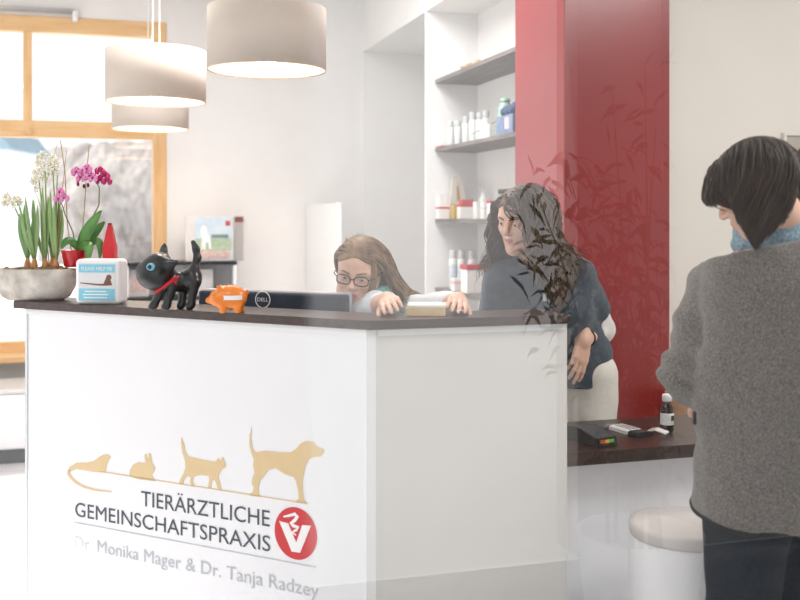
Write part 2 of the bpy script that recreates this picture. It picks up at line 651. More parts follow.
# ------------------------------------------------------------------ outside, seen through the window
b = MB(); b.box((0, 30, -0.35), (120, 46.0, 0.1))
struct('ground_outside', b, M_snow)
b = MB(); b.box((0, -20, -0.2), (120, 35, 0.1))
b.box((-30, 2, -0.2), (54, 9, 0.1))
struct('pavement_outside', b, mat('dry_pavement', (189, 189, 190), 0.9, var=0.03, scale=3))
M_hw = mat('pale_house_render', (232, 233, 236), 0.9, var=0.02)
M_roof = mat('blue_grey_roof', (120, 146, 160), 0.8, var=0.08, scale=3)
M_hglass = mat('grey_house_window', (104, 118, 130), 0.3, var=0.05)
hc = at(-40, 300, 26)
t = thing('house', 'pale house with a blue-grey roof outside the wooden window', 'house', (hc.x, hc.y, -0.3), YAW)
b = MB(); b.box((0, -2.0, 1.65), (4.8, 2, 3.3)); b.build('wall', M_hw, t)
b = MB(); b.prism([(-2.6, 0), (2.6, 0), (2.3, 0.42), (-2.3, 0.42)], (0, -3.3, 3.3), (1, 0, 0), (0, 0, 1), (0, 2.6, 0))
b.build('roof', M_roof, t)
for (x, z) in ((1.35, 2.2), (-0.6, 2.2), (1.35, 0.75), (-0.6, 0.75)):
    f = MB().box((x, -3.03, z), (0.62, 0.1, 0.95), bevel=0.02).build('window', M_white, t)
    MB().box((x, -3.06, z), (0.48, 0.08, 0.8)).build('pane', M_hglass, f)
M_hill = mat('bare_winter_trees', (126, 119, 115), 0.95, rgb2=(166, 160, 157), scale=3.2, bump=0.3, bscale=4, stretch=(1.6, 1.6, 0.7), detail=8)
s = SDF()
r2 = np.random.default_rng(5)
for i in range(26):
    px = 40 + i * 7 + r2.uniform(-4, 4)
    d = 38 + r2.uniform(0, 8)
    p = at(px, 218, d)
    s.ell((p.x, p.y, 0.5), (r2.uniform(1.2, 2.2), 1.5, r2.uniform(2.6, 4.6)), k=0.6)
s.func(lambda P, D: D + 0.18 * bump_field(P, 5.0, 3))
vq = s.mesh((-12, 30, -0.6), (8, 52, 6.5), 0.16)
o = net_obj('treeline', vq, M_hill)
tag(o, 'hazy line of bare winter trees beyond the wooden window', 'trees', kind='stuff')
# ================================================================== RECEPTION COUNTER
C0 = at(370, 0, 2.7); CX, CY = C0.x, C0.y
DL = Vector((-0.70711, 0.70711, 0)); NL = Vector((-0.70711, -0.70711, 0))   # along / out of the left face
LEN_L, LEN_R = 1.325, 0.575
ZT, ZU = 1.144, 1.119       # slab top and underside
ct = thing('reception_counter', 'angled white reception counter with dark brown top and animal logo', 'counter', (CX, CY, 0))
L = lambda s, o=0.0, z=0.0: Vector((DL.x * s + NL.x * o, DL.y * s + NL.y * o, z))   # local to the corner

b = MB(); b.box(L(LEN_L / 2 + 0.005, -0.02, ZU / 2), (LEN_L - 0.01, 0.04, ZU), rot=Matrix.Rotation(math.radians(-45), 3, 'Z'), bevel=0.002)
b.build('long_panel', M_lam, ct)
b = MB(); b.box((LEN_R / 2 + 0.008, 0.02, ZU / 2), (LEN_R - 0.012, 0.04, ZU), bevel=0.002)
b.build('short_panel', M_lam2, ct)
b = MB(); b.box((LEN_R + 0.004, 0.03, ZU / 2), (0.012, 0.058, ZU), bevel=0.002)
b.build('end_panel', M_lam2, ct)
b = MB(); b.prism([(-0.012, -0.004), (0.016, -0.003), (0.016, 0.01), (0.004, 0.02), (-0.010, 0.012)], (0, 0, 0), (1, 0, 0), (0, 1, 0), (0, 0, ZU))
b.build('corner_trim', M_white, ct)
b = MB(); b.box(L(LEN_L - 0.003, -0.02, ZU / 2), (0.012, 0.046, ZU), rot=Matrix.Rotation(math.radians(-45), 3, 'Z'), bevel=0.001)
b.build('edge_trim', M_alu, ct)
# white rail just under the top
b = MB(); b.box(L(LEN_L / 2, 0.002, ZU - 0.009), (LEN_L, 0.006, 0.018), rot=Matrix.Rotation(math.radians(-45), 3, 'Z'))
b.box((LEN_R / 2 + 0.012, -0.002, ZU - 0.009), (LEN_R - 0.02, 0.006, 0.018))
b.build('rail', M_white, ct)
# the top slab: one bent board, overhanging a little
ov, dp, dpr = 0.018, 0.20, 0.20
lf = L(LEN_L + 0.043, ov); lb = L(LEN_L + 0.043, ov - dp)
cf = Vector((-0.0065, -ov, 0)); rf = Vector((LEN_R + 0.01, -ov, 0)); rb = Vector((LEN_R + 0.01, -ov + dpr, 0))
# inner corner: intersection of the two inner edges
yb = -ov + dpr
p0 = L(0, ov - dp)
sI = (yb - p0.y) / DL.y
cb = p0 + DL * sI
slab = [(v.x, v.y) for v in (lf, cf, rf, rb, cb, lb)]
bm = bmesh.new()
vs = [bm.verts.new((x, y, ZU)) for x, y in slab]
f = bm.faces.new(vs)
r = bmesh.ops.extrude_face_region(bm, geom=[f])
bmesh.ops.translate(bm, verts=[e for e in r['geom'] if isinstance(e, bmesh.types.BMVert)], vec=(0, 0, ZT - ZU))
bmesh.ops.recalc_face_normals(bm, faces=bm.faces[:])
bmesh.ops.bevel(bm, geom=bm.edges[:], offset=0.002, segments=2, affect='EDGES')
mb = MB(); bm.verts.index_update()
mb.add([v.co for v in bm.verts], [[v.index for v in q.verts] for q in bm.faces]); bm.free()
mb.build('top_board', M_top, ct)


# ---- logo on the long side: photo marks carried onto the face
def on_face(px, py):
    """(s along the face from the corner, z) for a mark seen at px, py."""
    a = at(px, py, 1.0); cam = Vector((0, 0, EYE))
    dr = a - cam
    o = Vector((CX, CY, 0))
    k = (o - cam).dot(NL) / dr.dot(NL)
    p = cam + dr * k
    return ((p - o).dot(DL), p.z)

M_tan = mat('beige_vinyl', (222, 196, 152), 0.6, var=0.02)
M_ink = mat('slate_grey_vinyl', (74, 82, 92), 0.6, var=0.02)
M_ink2 = mat('pale_grey_vinyl', (192, 195, 201), 0.6, var=0.02)
M_logo = mat('red_vinyl', (206, 52, 58), 0.5, var=0.03)
M_wv = mat('white_vinyl', (245, 243, 242), 0.5, var=0.01)

def decal(name, pts, m, mi_off=0.0012, off=(0, 0), sc=1.0):
    poly = [on_face(off[0] + x / sc, off[1] + y / sc) for x, y in pts]
    mb = MB()
    mb.prism(poly, NL * 0.0004, DL, (0, 0, 1), NL * mi_off)
    return mb.build(name, m, ct)

def ribbon(pts, w):
    """Outline of a stroke of width w (px) along pts."""
    up, dn = [], []
    for i, (x, y) in enumerate(pts):
        x0, y0 = pts[max(i - 1, 0)]; x1, y1 = pts[min(i + 1, len(pts) - 1)]
        l = math.hypot(x1 - x0, y1 - y0) or 1
        nx, ny = -(y1 - y0) / l, (x1 - x0) / l
        ww = w[i] if isinstance(w, (list, tuple)) else w
        up.append((x + nx * ww / 2, y + ny * ww / 2)); dn.append((x - nx * ww / 2, y - ny * ww / 2))
    return up + dn[::-1]

c6 = dict(off=(180, 420), sc=3.335); c5 = dict(off=(50, 420), sc=3.333)
decal('dog_silhouette', [(240, 22), (238, 60), (242, 92), (252, 108), (285, 102), (330, 107), (368, 108), (388, 96), (403, 78), (422, 69), (443, 72), (458, 89), (478, 96), (481, 106), (470, 121), (447, 123), (431, 131), (419, 152), (413, 178), (409, 205), (411, 243), (415, 268), (426, 277), (390, 275), (388, 268), (397, 262), (395, 235), (388, 205), (380, 190), (350, 180), (318, 160), (296, 166), (281, 186), (268, 202), (262, 226), (264, 248), (271, 256), (236, 252), (233, 246), (243, 240), (247, 225), (240, 212), (242, 195), (249, 175), (245, 150), (247, 130), (239, 112), (232, 85), (233, 50)], M_tan, **c6)
decal('cat_silhouette', [(6, 57), (14, 80), (18, 105), (28, 121), (60, 129), (98, 136), (119, 139), (129, 127), (134, 136), (143, 123), (152, 144), (153, 157), (139, 165), (131, 180), (129, 195), (136, 214), (141, 236), (128, 233), (119, 205), (112, 196), (107, 206), (104, 229), (95, 227), (98, 200), (97, 186), (70, 182), (49, 188), (43, 200), (49, 221), (38, 220), (34, 205), (36, 191), (25, 186), (15, 198), (10, 216), (-2, 214), (2, 196), (14, 176), (19, 156), (17, 134), (9, 110), (4, 80)], M_tan, **c6)
decal('rabbit_silhouette', [(265, 185), (268, 165), (278, 148), (295, 140), (313, 142), (320, 146), (315, 116), (321, 112), (329, 134), (330, 110), (337, 114), (341, 144), (351, 158), (348, 172), (340, 181), (346, 195), (353, 204), (330, 201), (300, 198), (280, 193)], M_tan, **c5)
decal('monkey_silhouette', [(62, 172), (66, 156), (90, 142), (125, 142), (148, 136), (166, 122), (180, 115), (195, 114), (203, 124), (196, 134), (190, 150), (186, 175), (150, 173), (115, 167), (90, 163), (72, 170)], M_tan, **c5)
decal('tail_line', ribbon([(66, 166), (62, 178), (72, 194), (90, 210), (115, 223), (150, 233), (205, 239)], [10, 10, 9, 8, 7, 6, 3]), M_tan, **c5)
decal('ground_line', ribbon([(100, 471.3), (308, 503.5)], 1.0), M_tan)
decal('rule_line', ribbon([(74, 522), (316, 567)], 0.9), M_ink2)

def lettering(name, body, p_left, p_right, cap_l, m, depth=0.0012, words=False):
    """Text set along the face from baseline point p_left to p_right (photo px), cap_l px tall at its left."""
    vs, fs = text_mesh(body)
    x0, x1 = min(v.x for v in vs), max(v.x for v in vs)
    caph = 0.72
    s0, z0 = on_face(*p_left); s1, z1 = on_face(*p_right)
    sT, zT = on_face(p_left[0], p_left[1] - cap_l)
    h = zT - z0
    mb = MB()
    out = []
    for v in vs:
        k = (v.x - x0) / (x1 - x0)
        s = s0 + (s1 - s0) * k
        z = z0 + (z1 - z0) * k + v.y / caph * h
        out.append((s, z))
    fv = [DL * s + NL * (0.0004 + depth) + Vector((0, 0, z)) for s, z in out]
    if not words:
        mb.add(fv, fs)
        return mb.build(name, m, ct)
    # one mesh per word: cut the line at its wider gaps
    ext = sorted((min(vs[i].x for i in q), max(vs[i].x for i in q), k) for k, q in enumerate(fs))
    cur, right, groups = [], None, []
    for a, b2, k in ext:
        if right is not None and a - right > 0.16:
            groups.append(cur); cur = []
        cur.append(k); right = b2 if right is None else max(right, b2)
    groups.append(cur)
    for g in groups:
        MB().add(fv, [fs[k] for k in g]).build(name, m, ct)

lettering('lettering', 'TIERÄRZTLICHE', (141.5, 505.4), (270, 526.6), 15.5, M_ink)
lettering('lettering', 'GEMEINSCHAFTSPRAXIS', (75.5, 515.8), (270.5, 551.6), 14.5, M_ink)
lettering('lettering', 'Dr. Monika Mager & Dr. Tanja Radzey', (75, 547.2), (319, 597.5), 12.5, M_ink2)
circ = [(387 + 70.5 * math.cos(a), 378 + 13 * math.cos(a) + 87 * math.sin(a)) for a in np.linspace(0, 2 * PI, 48, endpoint=False)]
e = decal('emblem', circ, M_logo, **c6)
def on_emblem(name, pts):
    o = decal(name, pts, M_wv, mi_off=0.002, **c6); o.parent = e; return o
on_emblem('letter', [(332, 336), (362, 344), (389, 408), (409, 350), (438, 352), (402, 442), (374, 438)])
on_emblem('snake_mark', ribbon([(346, 322), (366, 318), (384, 313), (392, 322), (384, 334), (372, 344), (380, 352), (395, 357), (388, 367), (376, 374), (388, 384)], [5, 9, 11, 12, 12, 12, 11, 11, 10, 8, 4]))

# ================================================================== LOWER DESK AT THE SIDE
DX0, DY0, DZ = 1.315, 2.708, 0.72
dk = thing('side_desk', 'low desk with a dark espresso top and white front panel beside the counter', 'desk', (DX0, DY0, 0))
b = MB(); b.box((0.46, 0.21, DZ - 0.02), (0.92, 0.42, 0.04), bevel=0.002)
b.build('top_board', M_desk, dk)
b = MB(); b.box((0.46, 0.075, (DZ - 0.04) / 2), (0.90, 0.03, DZ - 0.04), bevel=0.002)
b.build('front_panel', M_lam, dk)
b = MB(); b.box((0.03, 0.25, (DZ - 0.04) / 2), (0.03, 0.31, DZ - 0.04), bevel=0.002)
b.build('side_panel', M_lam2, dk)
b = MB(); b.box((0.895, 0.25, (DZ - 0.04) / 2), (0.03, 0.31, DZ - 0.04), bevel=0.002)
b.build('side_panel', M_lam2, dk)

# inner work desk behind the tall counter (carries the monitor)
wd = thing('work_desk', 'white work desk behind the reception counter, carrying the monitor', 'desk', (CX, CY, 0))
R45 = Matrix.Rotation(math.radians(-45), 3, 'Z')
MB().box(L(0.73, -0.265, 0.72), (1.05, 0.40, 0.03), rot=R45, bevel=0.003).build('top_board', M_lam, wd)
for sx in (0.64, 1.22):
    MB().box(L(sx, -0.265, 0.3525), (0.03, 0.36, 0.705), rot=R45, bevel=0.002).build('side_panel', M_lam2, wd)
# ================================================================== LAMPS
M_shade = bpy.data.materials.new('cream_fabric_shade'); M_shade.use_nodes = True
nt = M_shade.node_tree; nt.nodes.remove(nt.nodes['Principled BSDF'])
df = nt.nodes.new('ShaderNodeBsdfDiffuse'); tl = nt.nodes.new('ShaderNodeBsdfTranslucent'); mx = nt.nodes.new('ShaderNodeMixShader')
wv = nt.nodes.new('ShaderNodeTexNoise'); wv.inputs['Scale'].default_value = 60
mp = nt.nodes.new('ShaderNodeMapping'); mp.inputs['Scale'].default_value = (1, 1, 12); tc = nt.nodes.new('ShaderNodeTexCoord')
nt.links.new(tc.outputs['Object'], mp.inputs['Vector']); nt.links.new(mp.outputs['Vector'], wv.inputs['Vector'])
rp = nt.nodes.new('ShaderNodeValToRGB')
rp.color_ramp.elements[0].color = (*lin((222, 213, 203)), 1); rp.color_ramp.elements[1].color = (*lin((236, 228, 219)), 1)
nt.links.new(wv.outputs['Fac'], rp.inputs['Fac']); nt.links.new(rp.outputs['Color'], df.inputs['Color'])
tl.inputs['Color'].default_value = (*lin((236, 214, 190)), 1)
mx.inputs['Fac'].default_value = 0.25
nt.links.new(df.outputs[0], mx.inputs[1]); nt.links.new(tl.outputs[0], mx.inputs[2]); nt.links.new(mx.outputs[0], nt.nodes['Material Output'].inputs['Surface'])
M_lining = mat('white_shade_lining', (250, 240, 228), 0.8, var=0.01)
M_bulb = emit('warm_bulb', (255, 226, 196), 22.0)
M_cord = mat('white_cord', (232, 230, 228), 0.5, var=0.02)
def lamp(px, pyb, d, label, R=0.224, Hh=0.235):
    p = at(px, pyb, d)
    t = thing('pendant_lamp', label, 'lamp', p, 0, 'cream drum pendant lamps')
    b = MB()
    n = 64
    # drum wall with a little thickness, open below
    b.lathe([(R - 0.004, 0.0), (R, 0.0), (R, Hh), (R - 0.004, Hh)], n=n, caps=False)
    b.build('lamp_shade', M_shade, t)
    b = MB(); b.lathe([(R - 0.006, 0.004), (R - 0.006, Hh - 0.004)], n=n, caps=False)
    b.build('lining', M_lining, t)
    b = MB(); b.lathe([(0.0, Hh - 0.006), (R - 0.006, Hh - 0.006), (R - 0.002, Hh), (0.0, Hh + 0.001)], n=n, caps=False)
    b.build('top_disc', M_lining, t)
    b = MB()
    b.lathe([(0, 0.02), (0.03, 0.024), (0.052, 0.05), (0.055, 0.08), (0.042, 0.11), (0.022, 0.14), (0.018, 0.17), (0, 0.172)], n=24, caps=False)
    b.build('bulb', M_bulb, t)
    b = MB(); b.cyl((0, 0, 0.17), (0, 0, 0.26), 0.022, n=20); b.build('socket', M_white, t)
    b = MB()
    for x in (-0.016, 0.016):
        b.cyl((x, 0, 0.25), (x * 0.6, 0, ZC - p.z - 0.02), 0.0035, n=8)
    b.build('cord', M_cord, t)
    b = MB(); b.lathe([(0.06, 0), (0.06, 0.03)], (0, 0, ZC - p.z - 0.031), n=28); b.build('ceiling_rose', M_white, t)
    return t
lamp(267, 71, 3.8, 'cream drum pendant lamp nearest the counter, cut by the top of the picture')
lamp(156, 102.5, 4.56, 'cream drum pendant lamp with its two cords seen against the window frame')
lamp(150.5, 129.5, 5.98, 'small-looking cream pendant lamp, lowest and partly hidden behind another')

# ================================================================== ON THE COUNTER
def on_top(px, py):
    """Point of the counter top seen at px, py."""
    d = (EYE - ZT) / (py - 218) * 1000
    return at(px, py, d)

# ---- donation box with a pale blue label
M_wpl = mat('white_glossy_plastic', (243, 242, 243), 0.3, var=0.01)
M_sky = mat('pale_blue_print', (134, 204, 224), 0.5, var=0.02)
M_gryp = mat('pale_print', (226, 226, 228), 0.5, var=0.03, scale=60)
M_brn = mat('brown_print', (122, 84, 74), 0.6, var=0.2, scale=200)
p = on_top(97, 304.5)
AX = math.radians(-24)
t = thing('donation_box', 'white donation box with a pale blue picture label beside the black cat', 'box', (p.x, p.y, ZT), AX)
bw, bh, bd = 0.150, 0.145, 0.075
b = MB(); b.box((0, bd / 2, bh / 2), (bw, bd, bh), bevel=0.014, seg=4); b.build('body', M_wpl, t)
lab = MB(); lab.box((0, -0.0008, bh / 2), (bw - 0.026, 0.0016, bh - 0.026), bevel=0.0006, seg=1)
lo = lab.build('label', M_gryp, t)
MB().box((0, -0.0018, bh - 0.030), (bw - 0.03, 0.0012, 0.026)).build('header_band', M_sky, lo)
MB().box((0, -0.0018, 0.032), (bw - 0.03, 0.0012, 0.038)).build('text_band', M_sky, lo)
def flat_text(name, body, x0, x1, z, capz, y, m, parent, shrink=1.0):
    vs, fs = text_mesh(body)
    a0, a1 = min(v.x for v in vs), max(v.x for v in vs)
    b = MB(); b.add([(x0 + (v.x - a0) / (a1 - a0) * (x1 - x0), y, z + v.y / 0.72 * capz) for v in vs], fs)
    return b.build(name, m, parent)
flat_text('lettering', 'PLEASE HELP ME', -0.052, 0.052, bh - 0.036, 0.012, -0.0026, M_wpl, lo)
for j, (z, wd_) in enumerate(((0.042, 0.072), (0.032, 0.086), (0.022, 0.078))):
    MB().box((-0.004, -0.0026, z), (wd_, 0.0008, 0.0035)).build('print', M_wpl, lo)
pm = MB()
pm.prism([(-0.056, 0.070), (0.0, 0.066), (0.022, 0.066), (0.03, 0.082), (0.034, 0.094), (0.044, 0.096), (0.05, 0.088), (0.046, 0.078), (0.052, 0.062), (0.02, 0.060), (-0.01, 0.062), (-0.056, 0.0675)], (0, -0.0016, 0), (1, 0, 0), (0, 0, 1), (0, -0.001, 0))
pm.build('picture', M_brn, lo)

# ---- black cat figure with a red collar
M_cat = mat('black_glazed_figure', (24, 26, 27), 0.28, var=0.15, scale=10, coat=0.3)
M_ribb = mat('red_ribbon', (196, 30, 42), 0.6, var=0.08, scale=60)
M_eye = mat('blue_painted_eye', (110, 176, 206), 0.3, var=0.05)
M_pup = mat('eye_black', (12, 12, 14), 0.2)
M_eyew = mat('eye_white', (236, 236, 234), 0.3, var=0.01)
p = on_top(176, 309.5)
t = thing('cat_figurine', 'black cat figure with a red collar and blue eye standing on the counter', 'figurine', (p.x, p.y, ZT), YAW)
k = 0.00297                                   # metres per photo pixel here
X = lambda px: (px - 176) * k
Z = lambda py: (309 - py) * k
s = SDF()
s.ell((X(158.5), -0.012, Z(268)), (0.048, 0.047, 0.050), Matrix.Rotation(math.radians(14), 3, 'Y'), k=0.01)
s.ell((X(149), -0.022, Z(273)), (0.030, 0.034, 0.027), k=0.035)
s.ell((X(157), -0.014, Z(276)), (0.038, 0.038, 0.034), k=0.03)                    # muzzle
s.ell((X(142.5), -0.024, Z(268.5)), (0.011, 0.014, 0.010), k=0.018)
s.chain([(X(162.5), 0.004, Z(256)), (X(163), 0.010, Z(247)), (X(163.5), 0.012, Z(242))], [0.019, 0.008, 0.002], k=0.012)   # upright ear
s.ecap((X(168), -0.034, Z(264)), (X(180), -0.044, Z(259.5)), 0.032, 0.006, (1, 0.5, 0.8), np.eye(3), k=0.014)  # near ear, turned out
s.ecap((X(172), 0.006, Z(281)), (X(191), 0.012, Z(277)), 0.026, 0.024, (1, 0.9, 1.0), np.eye(3), k=0.018)
s.ell((X(193), 0.012, Z(277)), (0.023, 0.027, 0.034), k=0.02)
s.chain([(X(163), 0.0, Z(276)), (X(174), 0.006, Z(282))], [0.027, 0.027], k=0.015)
for (x0, x1, y, zt) in ((160, 154.5, -0.012, 289), (171, 168, -0.018, 289), (181, 180, 0.028, 287), (193, 191.5, -0.002, 287)):
    s.chain([(X(x0 + 2), y * 0.6, Z(zt - 6)), (X(x0), y, Z(zt + 4)), (X(x1), y, Z(304)), (X(x1 - 1.5), y - 0.004, Z(306))], [0.020, 0.0135, 0.0115, 0.0112], k=0.008)
s.chain([(X(194), 0.014, Z(266)), (X(196.5), 0.018, Z(257)), (X(195), 0.020, Z(248)), (X(192), 0.02, Z(241))], [0.012, 0.0105, 0.0095, 0.0075], k=0.012)
s.plane((0, 0, 0.0), (0, 0, -1), k=0.002)
vq = s.mesh((-0.13, -0.08, -0.01), (0.09, 0.09, 0.225), 0.0022)
net_obj('body', vq, M_cat, t)
for j, (dx, dy) in enumerate(((0, 0),)):
    e = MB(); c = Vector((X(154), -0.0455, Z(265)))
    c = Vector((X(155), -0.0615, Z(265)))
    n_ = Vector((-0.18, -0.97, 0.1)).normalized()
    e.lathe([(0, 0.0045), (0.008, 0.004), (0.0125, 0.0), (0.013, -0.006)], c, 24, 0, n_)
    e.lathe([(0, 0.0066), (0.0062, 0.0056), (0.0068, 0.002)], c, 20, 1, n_)
    e.build('eye', [M_eye, M_pup], t)
# collar with its bow
cb_ = MB()
pts = []
for i in range(25):
    a = 2 * PI * i / 24
    pts.append((X(167.5) + 0.036 * math.cos(a), 0.001 + 0.037 * math.sin(a), Z(284) + 0.034 * math.cos(a) * 0.75))
cb_.tube(pts, 0.0055, n=10)
cb_.build('collar', M_ribb, t)
bw_ = MB()
bw_.sphere((X(176), -0.026, Z(279)), 0.005, 12)
for dx, dz in ((-0.012, 0.006), (0.006, 0.012), (0.009, -0.012)):
    bw_.tube([(X(176), -0.026, Z(279)), (X(176) + dx * .6, -0.03, Z(279) + dz * .6), (X(176) + dx, -0.028, Z(279) + dz)], [0.002, 0.0055, 0.003], n=8, flat=0.5)
bw_.build('bow', M_ribb, t)

# ---- orange piggy bank
M_pig = mat('orange_ceramic', (240, 134, 40), 0.3, var=0.05, scale=14, coat=0.3)
p = on_top(230, 312.5)
k = 0.00290
t = thing('piggy_bank', 'orange piggy bank with a white sticker standing beside the black cat', 'piggy bank', (p.x, p.y, ZT), YAW)
X = lambda px: (px - 230) * k
Z = lambda py: (311.5 - py) * k
s = SDF()
s.ell((X(231), 0, Z(296)), (0.047, 0.036, 0.0365), k=0.01)
s.ell((X(217.5), -0.006, Z(297)), (0.023, 0.025, 0.024), k=0.02)
s.cap((X(213), -0.008, Z(298.5)), (X(209.3), -0.010, Z(299)), 0.0105, 0.0095, k=0.006)
for y in (-0.022, 0.016):
    s.chain([(X(221), y, Z(287)), (X(219), y * 1.2 - 0.003, Z(284.5))], [0.007, 0.003], k=0.006)
for (x, y) in ((224, -0.02), (239, -0.02), (222, 0.018), (240, 0.018)):
    s.chain([(X(x), y, Z(305)), (X(x), y, Z(310))], [0.011, 0.0095], k=0.008)
s.chain([(X(246), 0, Z(294)), (X(248.4), -0.004, Z(291)), (X(247.5), -0.008, Z(288.5))], [0.004, 0.003, 0.0025], k=0.004)
s.plane((0, 0, 0), (0, 0, -1), k=0.002)
net_obj('body', s.mesh((-0.075, -0.05, -0.01), (0.07, 0.05, 0.09), 0.0018), M_pig, t)
b = MB()
q = []
for i in range(11):
    xx = X(222.5) + (X(243.5) - X(222.5)) * i / 10
    def ysurf(z):
        v = 1 - ((xx - X(231)) / 0.047) ** 2 - ((z - Z(296)) / 0.0365) ** 2
        return -0.036 * math.sqrt(max(v, 0.02)) - 0.0012
    z0, z1 = Z(298), Z(293.6)
    q.append(((xx, ysurf(z0), z0), (xx, ysurf(z1), z1)))
vs = [a for pr in q for a in pr]
b.add(vs, [(2 * i, 2 * i + 2, 2 * i + 3, 2 * i + 1) for i in range(10)], 0, True)
b.build('sticker', M_wpl, t)
b = MB(); b.box((X(230), 0, Z(283.6)), (0.026, 0.004, 0.003), bevel=0.0008); b.build('coin_slot', M_pup, t)
b = MB(); b.sphere((X(215.5), -0.0275, Z(293.5)), 0.0022, 10); b.build('eye', M_pup, t)

# ---- monitor seen from behind
M_mon = mat('dark_blue_grey_monitor_back', (42, 52, 66), 0.42, var=0.05)
M_monedge = mat('silver_monitor_edge', (200, 202, 206), 0.3, 0.4, var=0.02)
MD = 3.245
p = at(271, 300, MD)
t = thing('monitor', 'dark flat computer monitor seen from behind, standing behind the counter', 'monitor', (p.x, p.y, 0.735), math.radians(-38))
zb, zt = 0.86 - 0.735, 1.42 - 0.0735 * MD - 0.735
b = MB(); b.box((0, 0.006, (zb + zt) / 2), (0.54, 0.034, zt - zb - 0.006), bevel=0.008, seg=3); b.build('back_shell', M_mon, t)
b = MB(); b.box((0, 0.028, (zb + zt) / 2), (0.548, 0.016, zt - zb + 0.004), bevel=0.004); b.build('bezel', M_monedge, t)
b = MB(); b.box((0, 0.037, (zb + zt) / 2), (0.52, 0.004, zt - zb - 0.03)); b.build('screen', M_black, t)
b = MB(); b.box((0, -0.02, 0.17), (0.07, 0.03, 0.32), bevel=0.006); b.build('stand', M_monedge, t)
b = MB(); b.box((0, 0.0, 0.009), (0.25, 0.16, 0.016), bevel=0.006); b.build('base', M_monedge, t)
lz = 1.42 - 0.0815 * MD - 0.735; lx = -6.5 * 0.0036
b = MB()
ring = [(lx + 0.0265 * math.cos(a), -0.0125, lz + 0.0265 * math.sin(a)) for a in np.linspace(0, 2 * PI, 41)]
b.tube(ring, 0.0016, n=6)
rg = b.build('logo_ring', M_wpl, t)
vs, fs = text_mesh('DELL')
x0, x1 = min(v.x for v in vs), max(v.x for v in vs)
b = MB(); b.add([(lx + ((v.x - x0) / (x1 - x0) - 0.5) * 0.040, -0.0122, lz - 0.006 + v.y / 0.72 * 0.0125) for v in vs], fs)
b.build('lettering', M_wpl, rg)

# ================================================================== STONE PLANTER AND PLANTS
M_stone = mat('weathered_stone', (164, 156, 146), 0.95, rgb2=(226, 220, 212), scale=16, bump=0.8, bscale=60)
M_soil = mat('mossy_soil', (92, 74, 52), 0.95, rgb2=(150, 132, 84), scale=60, bump=1.0, bscale=90)
M_leaf = mat('bulb_leaf_green', (104, 140, 82), 0.5, rgb2=(156, 182, 120), scale=12, stretch=(1, 1, 0.2))
M_oleaf = mat('orchid_leaf_green', (66, 120, 54), 0.32, rgb2=(110, 160, 84), scale=14)
M_petal = mat('white_petal', (240, 238, 226), 0.6, var=0.03)
M_corona = mat('pale_yellow_trumpet', (238, 226, 178), 0.6, var=0.05)
M_bulbm = mat('papery_bulb', (170, 112, 66), 0.7, rgb2=(214, 164, 116), scale=30)
M_twig = mat('dry_stake', (154, 124, 84), 0.8, rgb2=(186, 158, 112), scale=20)
M_ostem = mat('orchid_stem', (96, 110, 70), 0.6, var=0.1)
M_pink = mat('pink_petal', (226, 118, 178), 0.55, rgb2=(238, 160, 206), scale=60)
M_mag = mat('magenta_petal', (184, 24, 96), 0.5, rgb2=(214, 62, 132), scale=60)
M_throat = mat('dark_throat', (110, 16, 60), 0.5, var=0.1)
M_redpot = mat('red_glazed_pot', (190, 20, 34), 0.25, var=0.05, coat=0.3)
p = on_top(34, 301.0)
PZ = ZT
pl = thing('planter', 'weathered oval stone planter of white daffodils at the end of the counter', 'planter', (p.x, p.y + 0.06, PZ), math.radians(-24))
def bowl_xy(a, r, h):
    wob = 1 + 0.02 * math.sin(3 * a + h * 30) + 0.015 * math.sin(7 * a + 1)
    return (r * 1.0 * math.cos(a) * wob, r * 0.60 * math.sin(a) * wob, h)
b = MB(); n = 56
prof = [(0.095, 0.0), (0.118, 0.012), (0.135, 0.045), (0.146, 0.082), (0.150, 0.098), (0.146, 0.106), (0.138, 0.104), (0.134, 0.085)]
vs = [bowl_xy(2 * PI * k2 / n, r, h) for r, h in prof for k2 in range(n)]
fs = [(i * n + k2, i * n + (k2 + 1) % n, (i + 1) * n + (k2 + 1) % n, (i + 1) * n + k2) for i in range(len(prof) - 1) for k2 in range(n)]
fs += [tuple(range(n - 1, -1, -1)), tuple((len(prof) - 1) * n + k2 for k2 in range(n))]
b.add(vs, fs, 0, True); b.build('bowl', M_stone, pl)
s = SDF(); s.ell((0, 0, 0.088), (0.134, 0.080, 0.022), k=0.01)
for i in range(26):
    a, rr = rng.uniform(0, 6.28), rng.uniform(0.2, 0.95)
    s.ell((0.125 * rr * math.cos(a), 0.072 * rr * math.sin(a), 0.103), (rng.uniform(0.008, 0.016),) * 2 + (rng.uniform(0.006, 0.012),), k=0.006)
s.plane((0, 0, 0.086), (0, 0, -1), 0.002)
tag(net_obj('moss', s.mesh((-0.15, -0.10, 0.07), (0.15, 0.10, 0.13), 0.004), M_soil, pl), kind='stuff')
def blade(mb, p0, p1, w, bend):
    p0, p1 = Vector(p0), Vector(p1)
    pts, rs = [], []
    for i in range(9):
        u = i / 8
        q = p0.lerp(p1, u) + Vector(bend) * math.sin(u * PI) * 0.5
        pts.append(q); rs.append(w * (0.75 + 0.5 * math.sin(u * PI * 0.8)) * (1 - u ** 5) + 0.0008)
    mb.tube(pts, rs, n=8, flat=0.28, up=(0.3, 1, 0.1))
kz = 0.00335
PX = lambda px: (px - 34) * kz
PZZ = lambda py: (301 - py) * kz
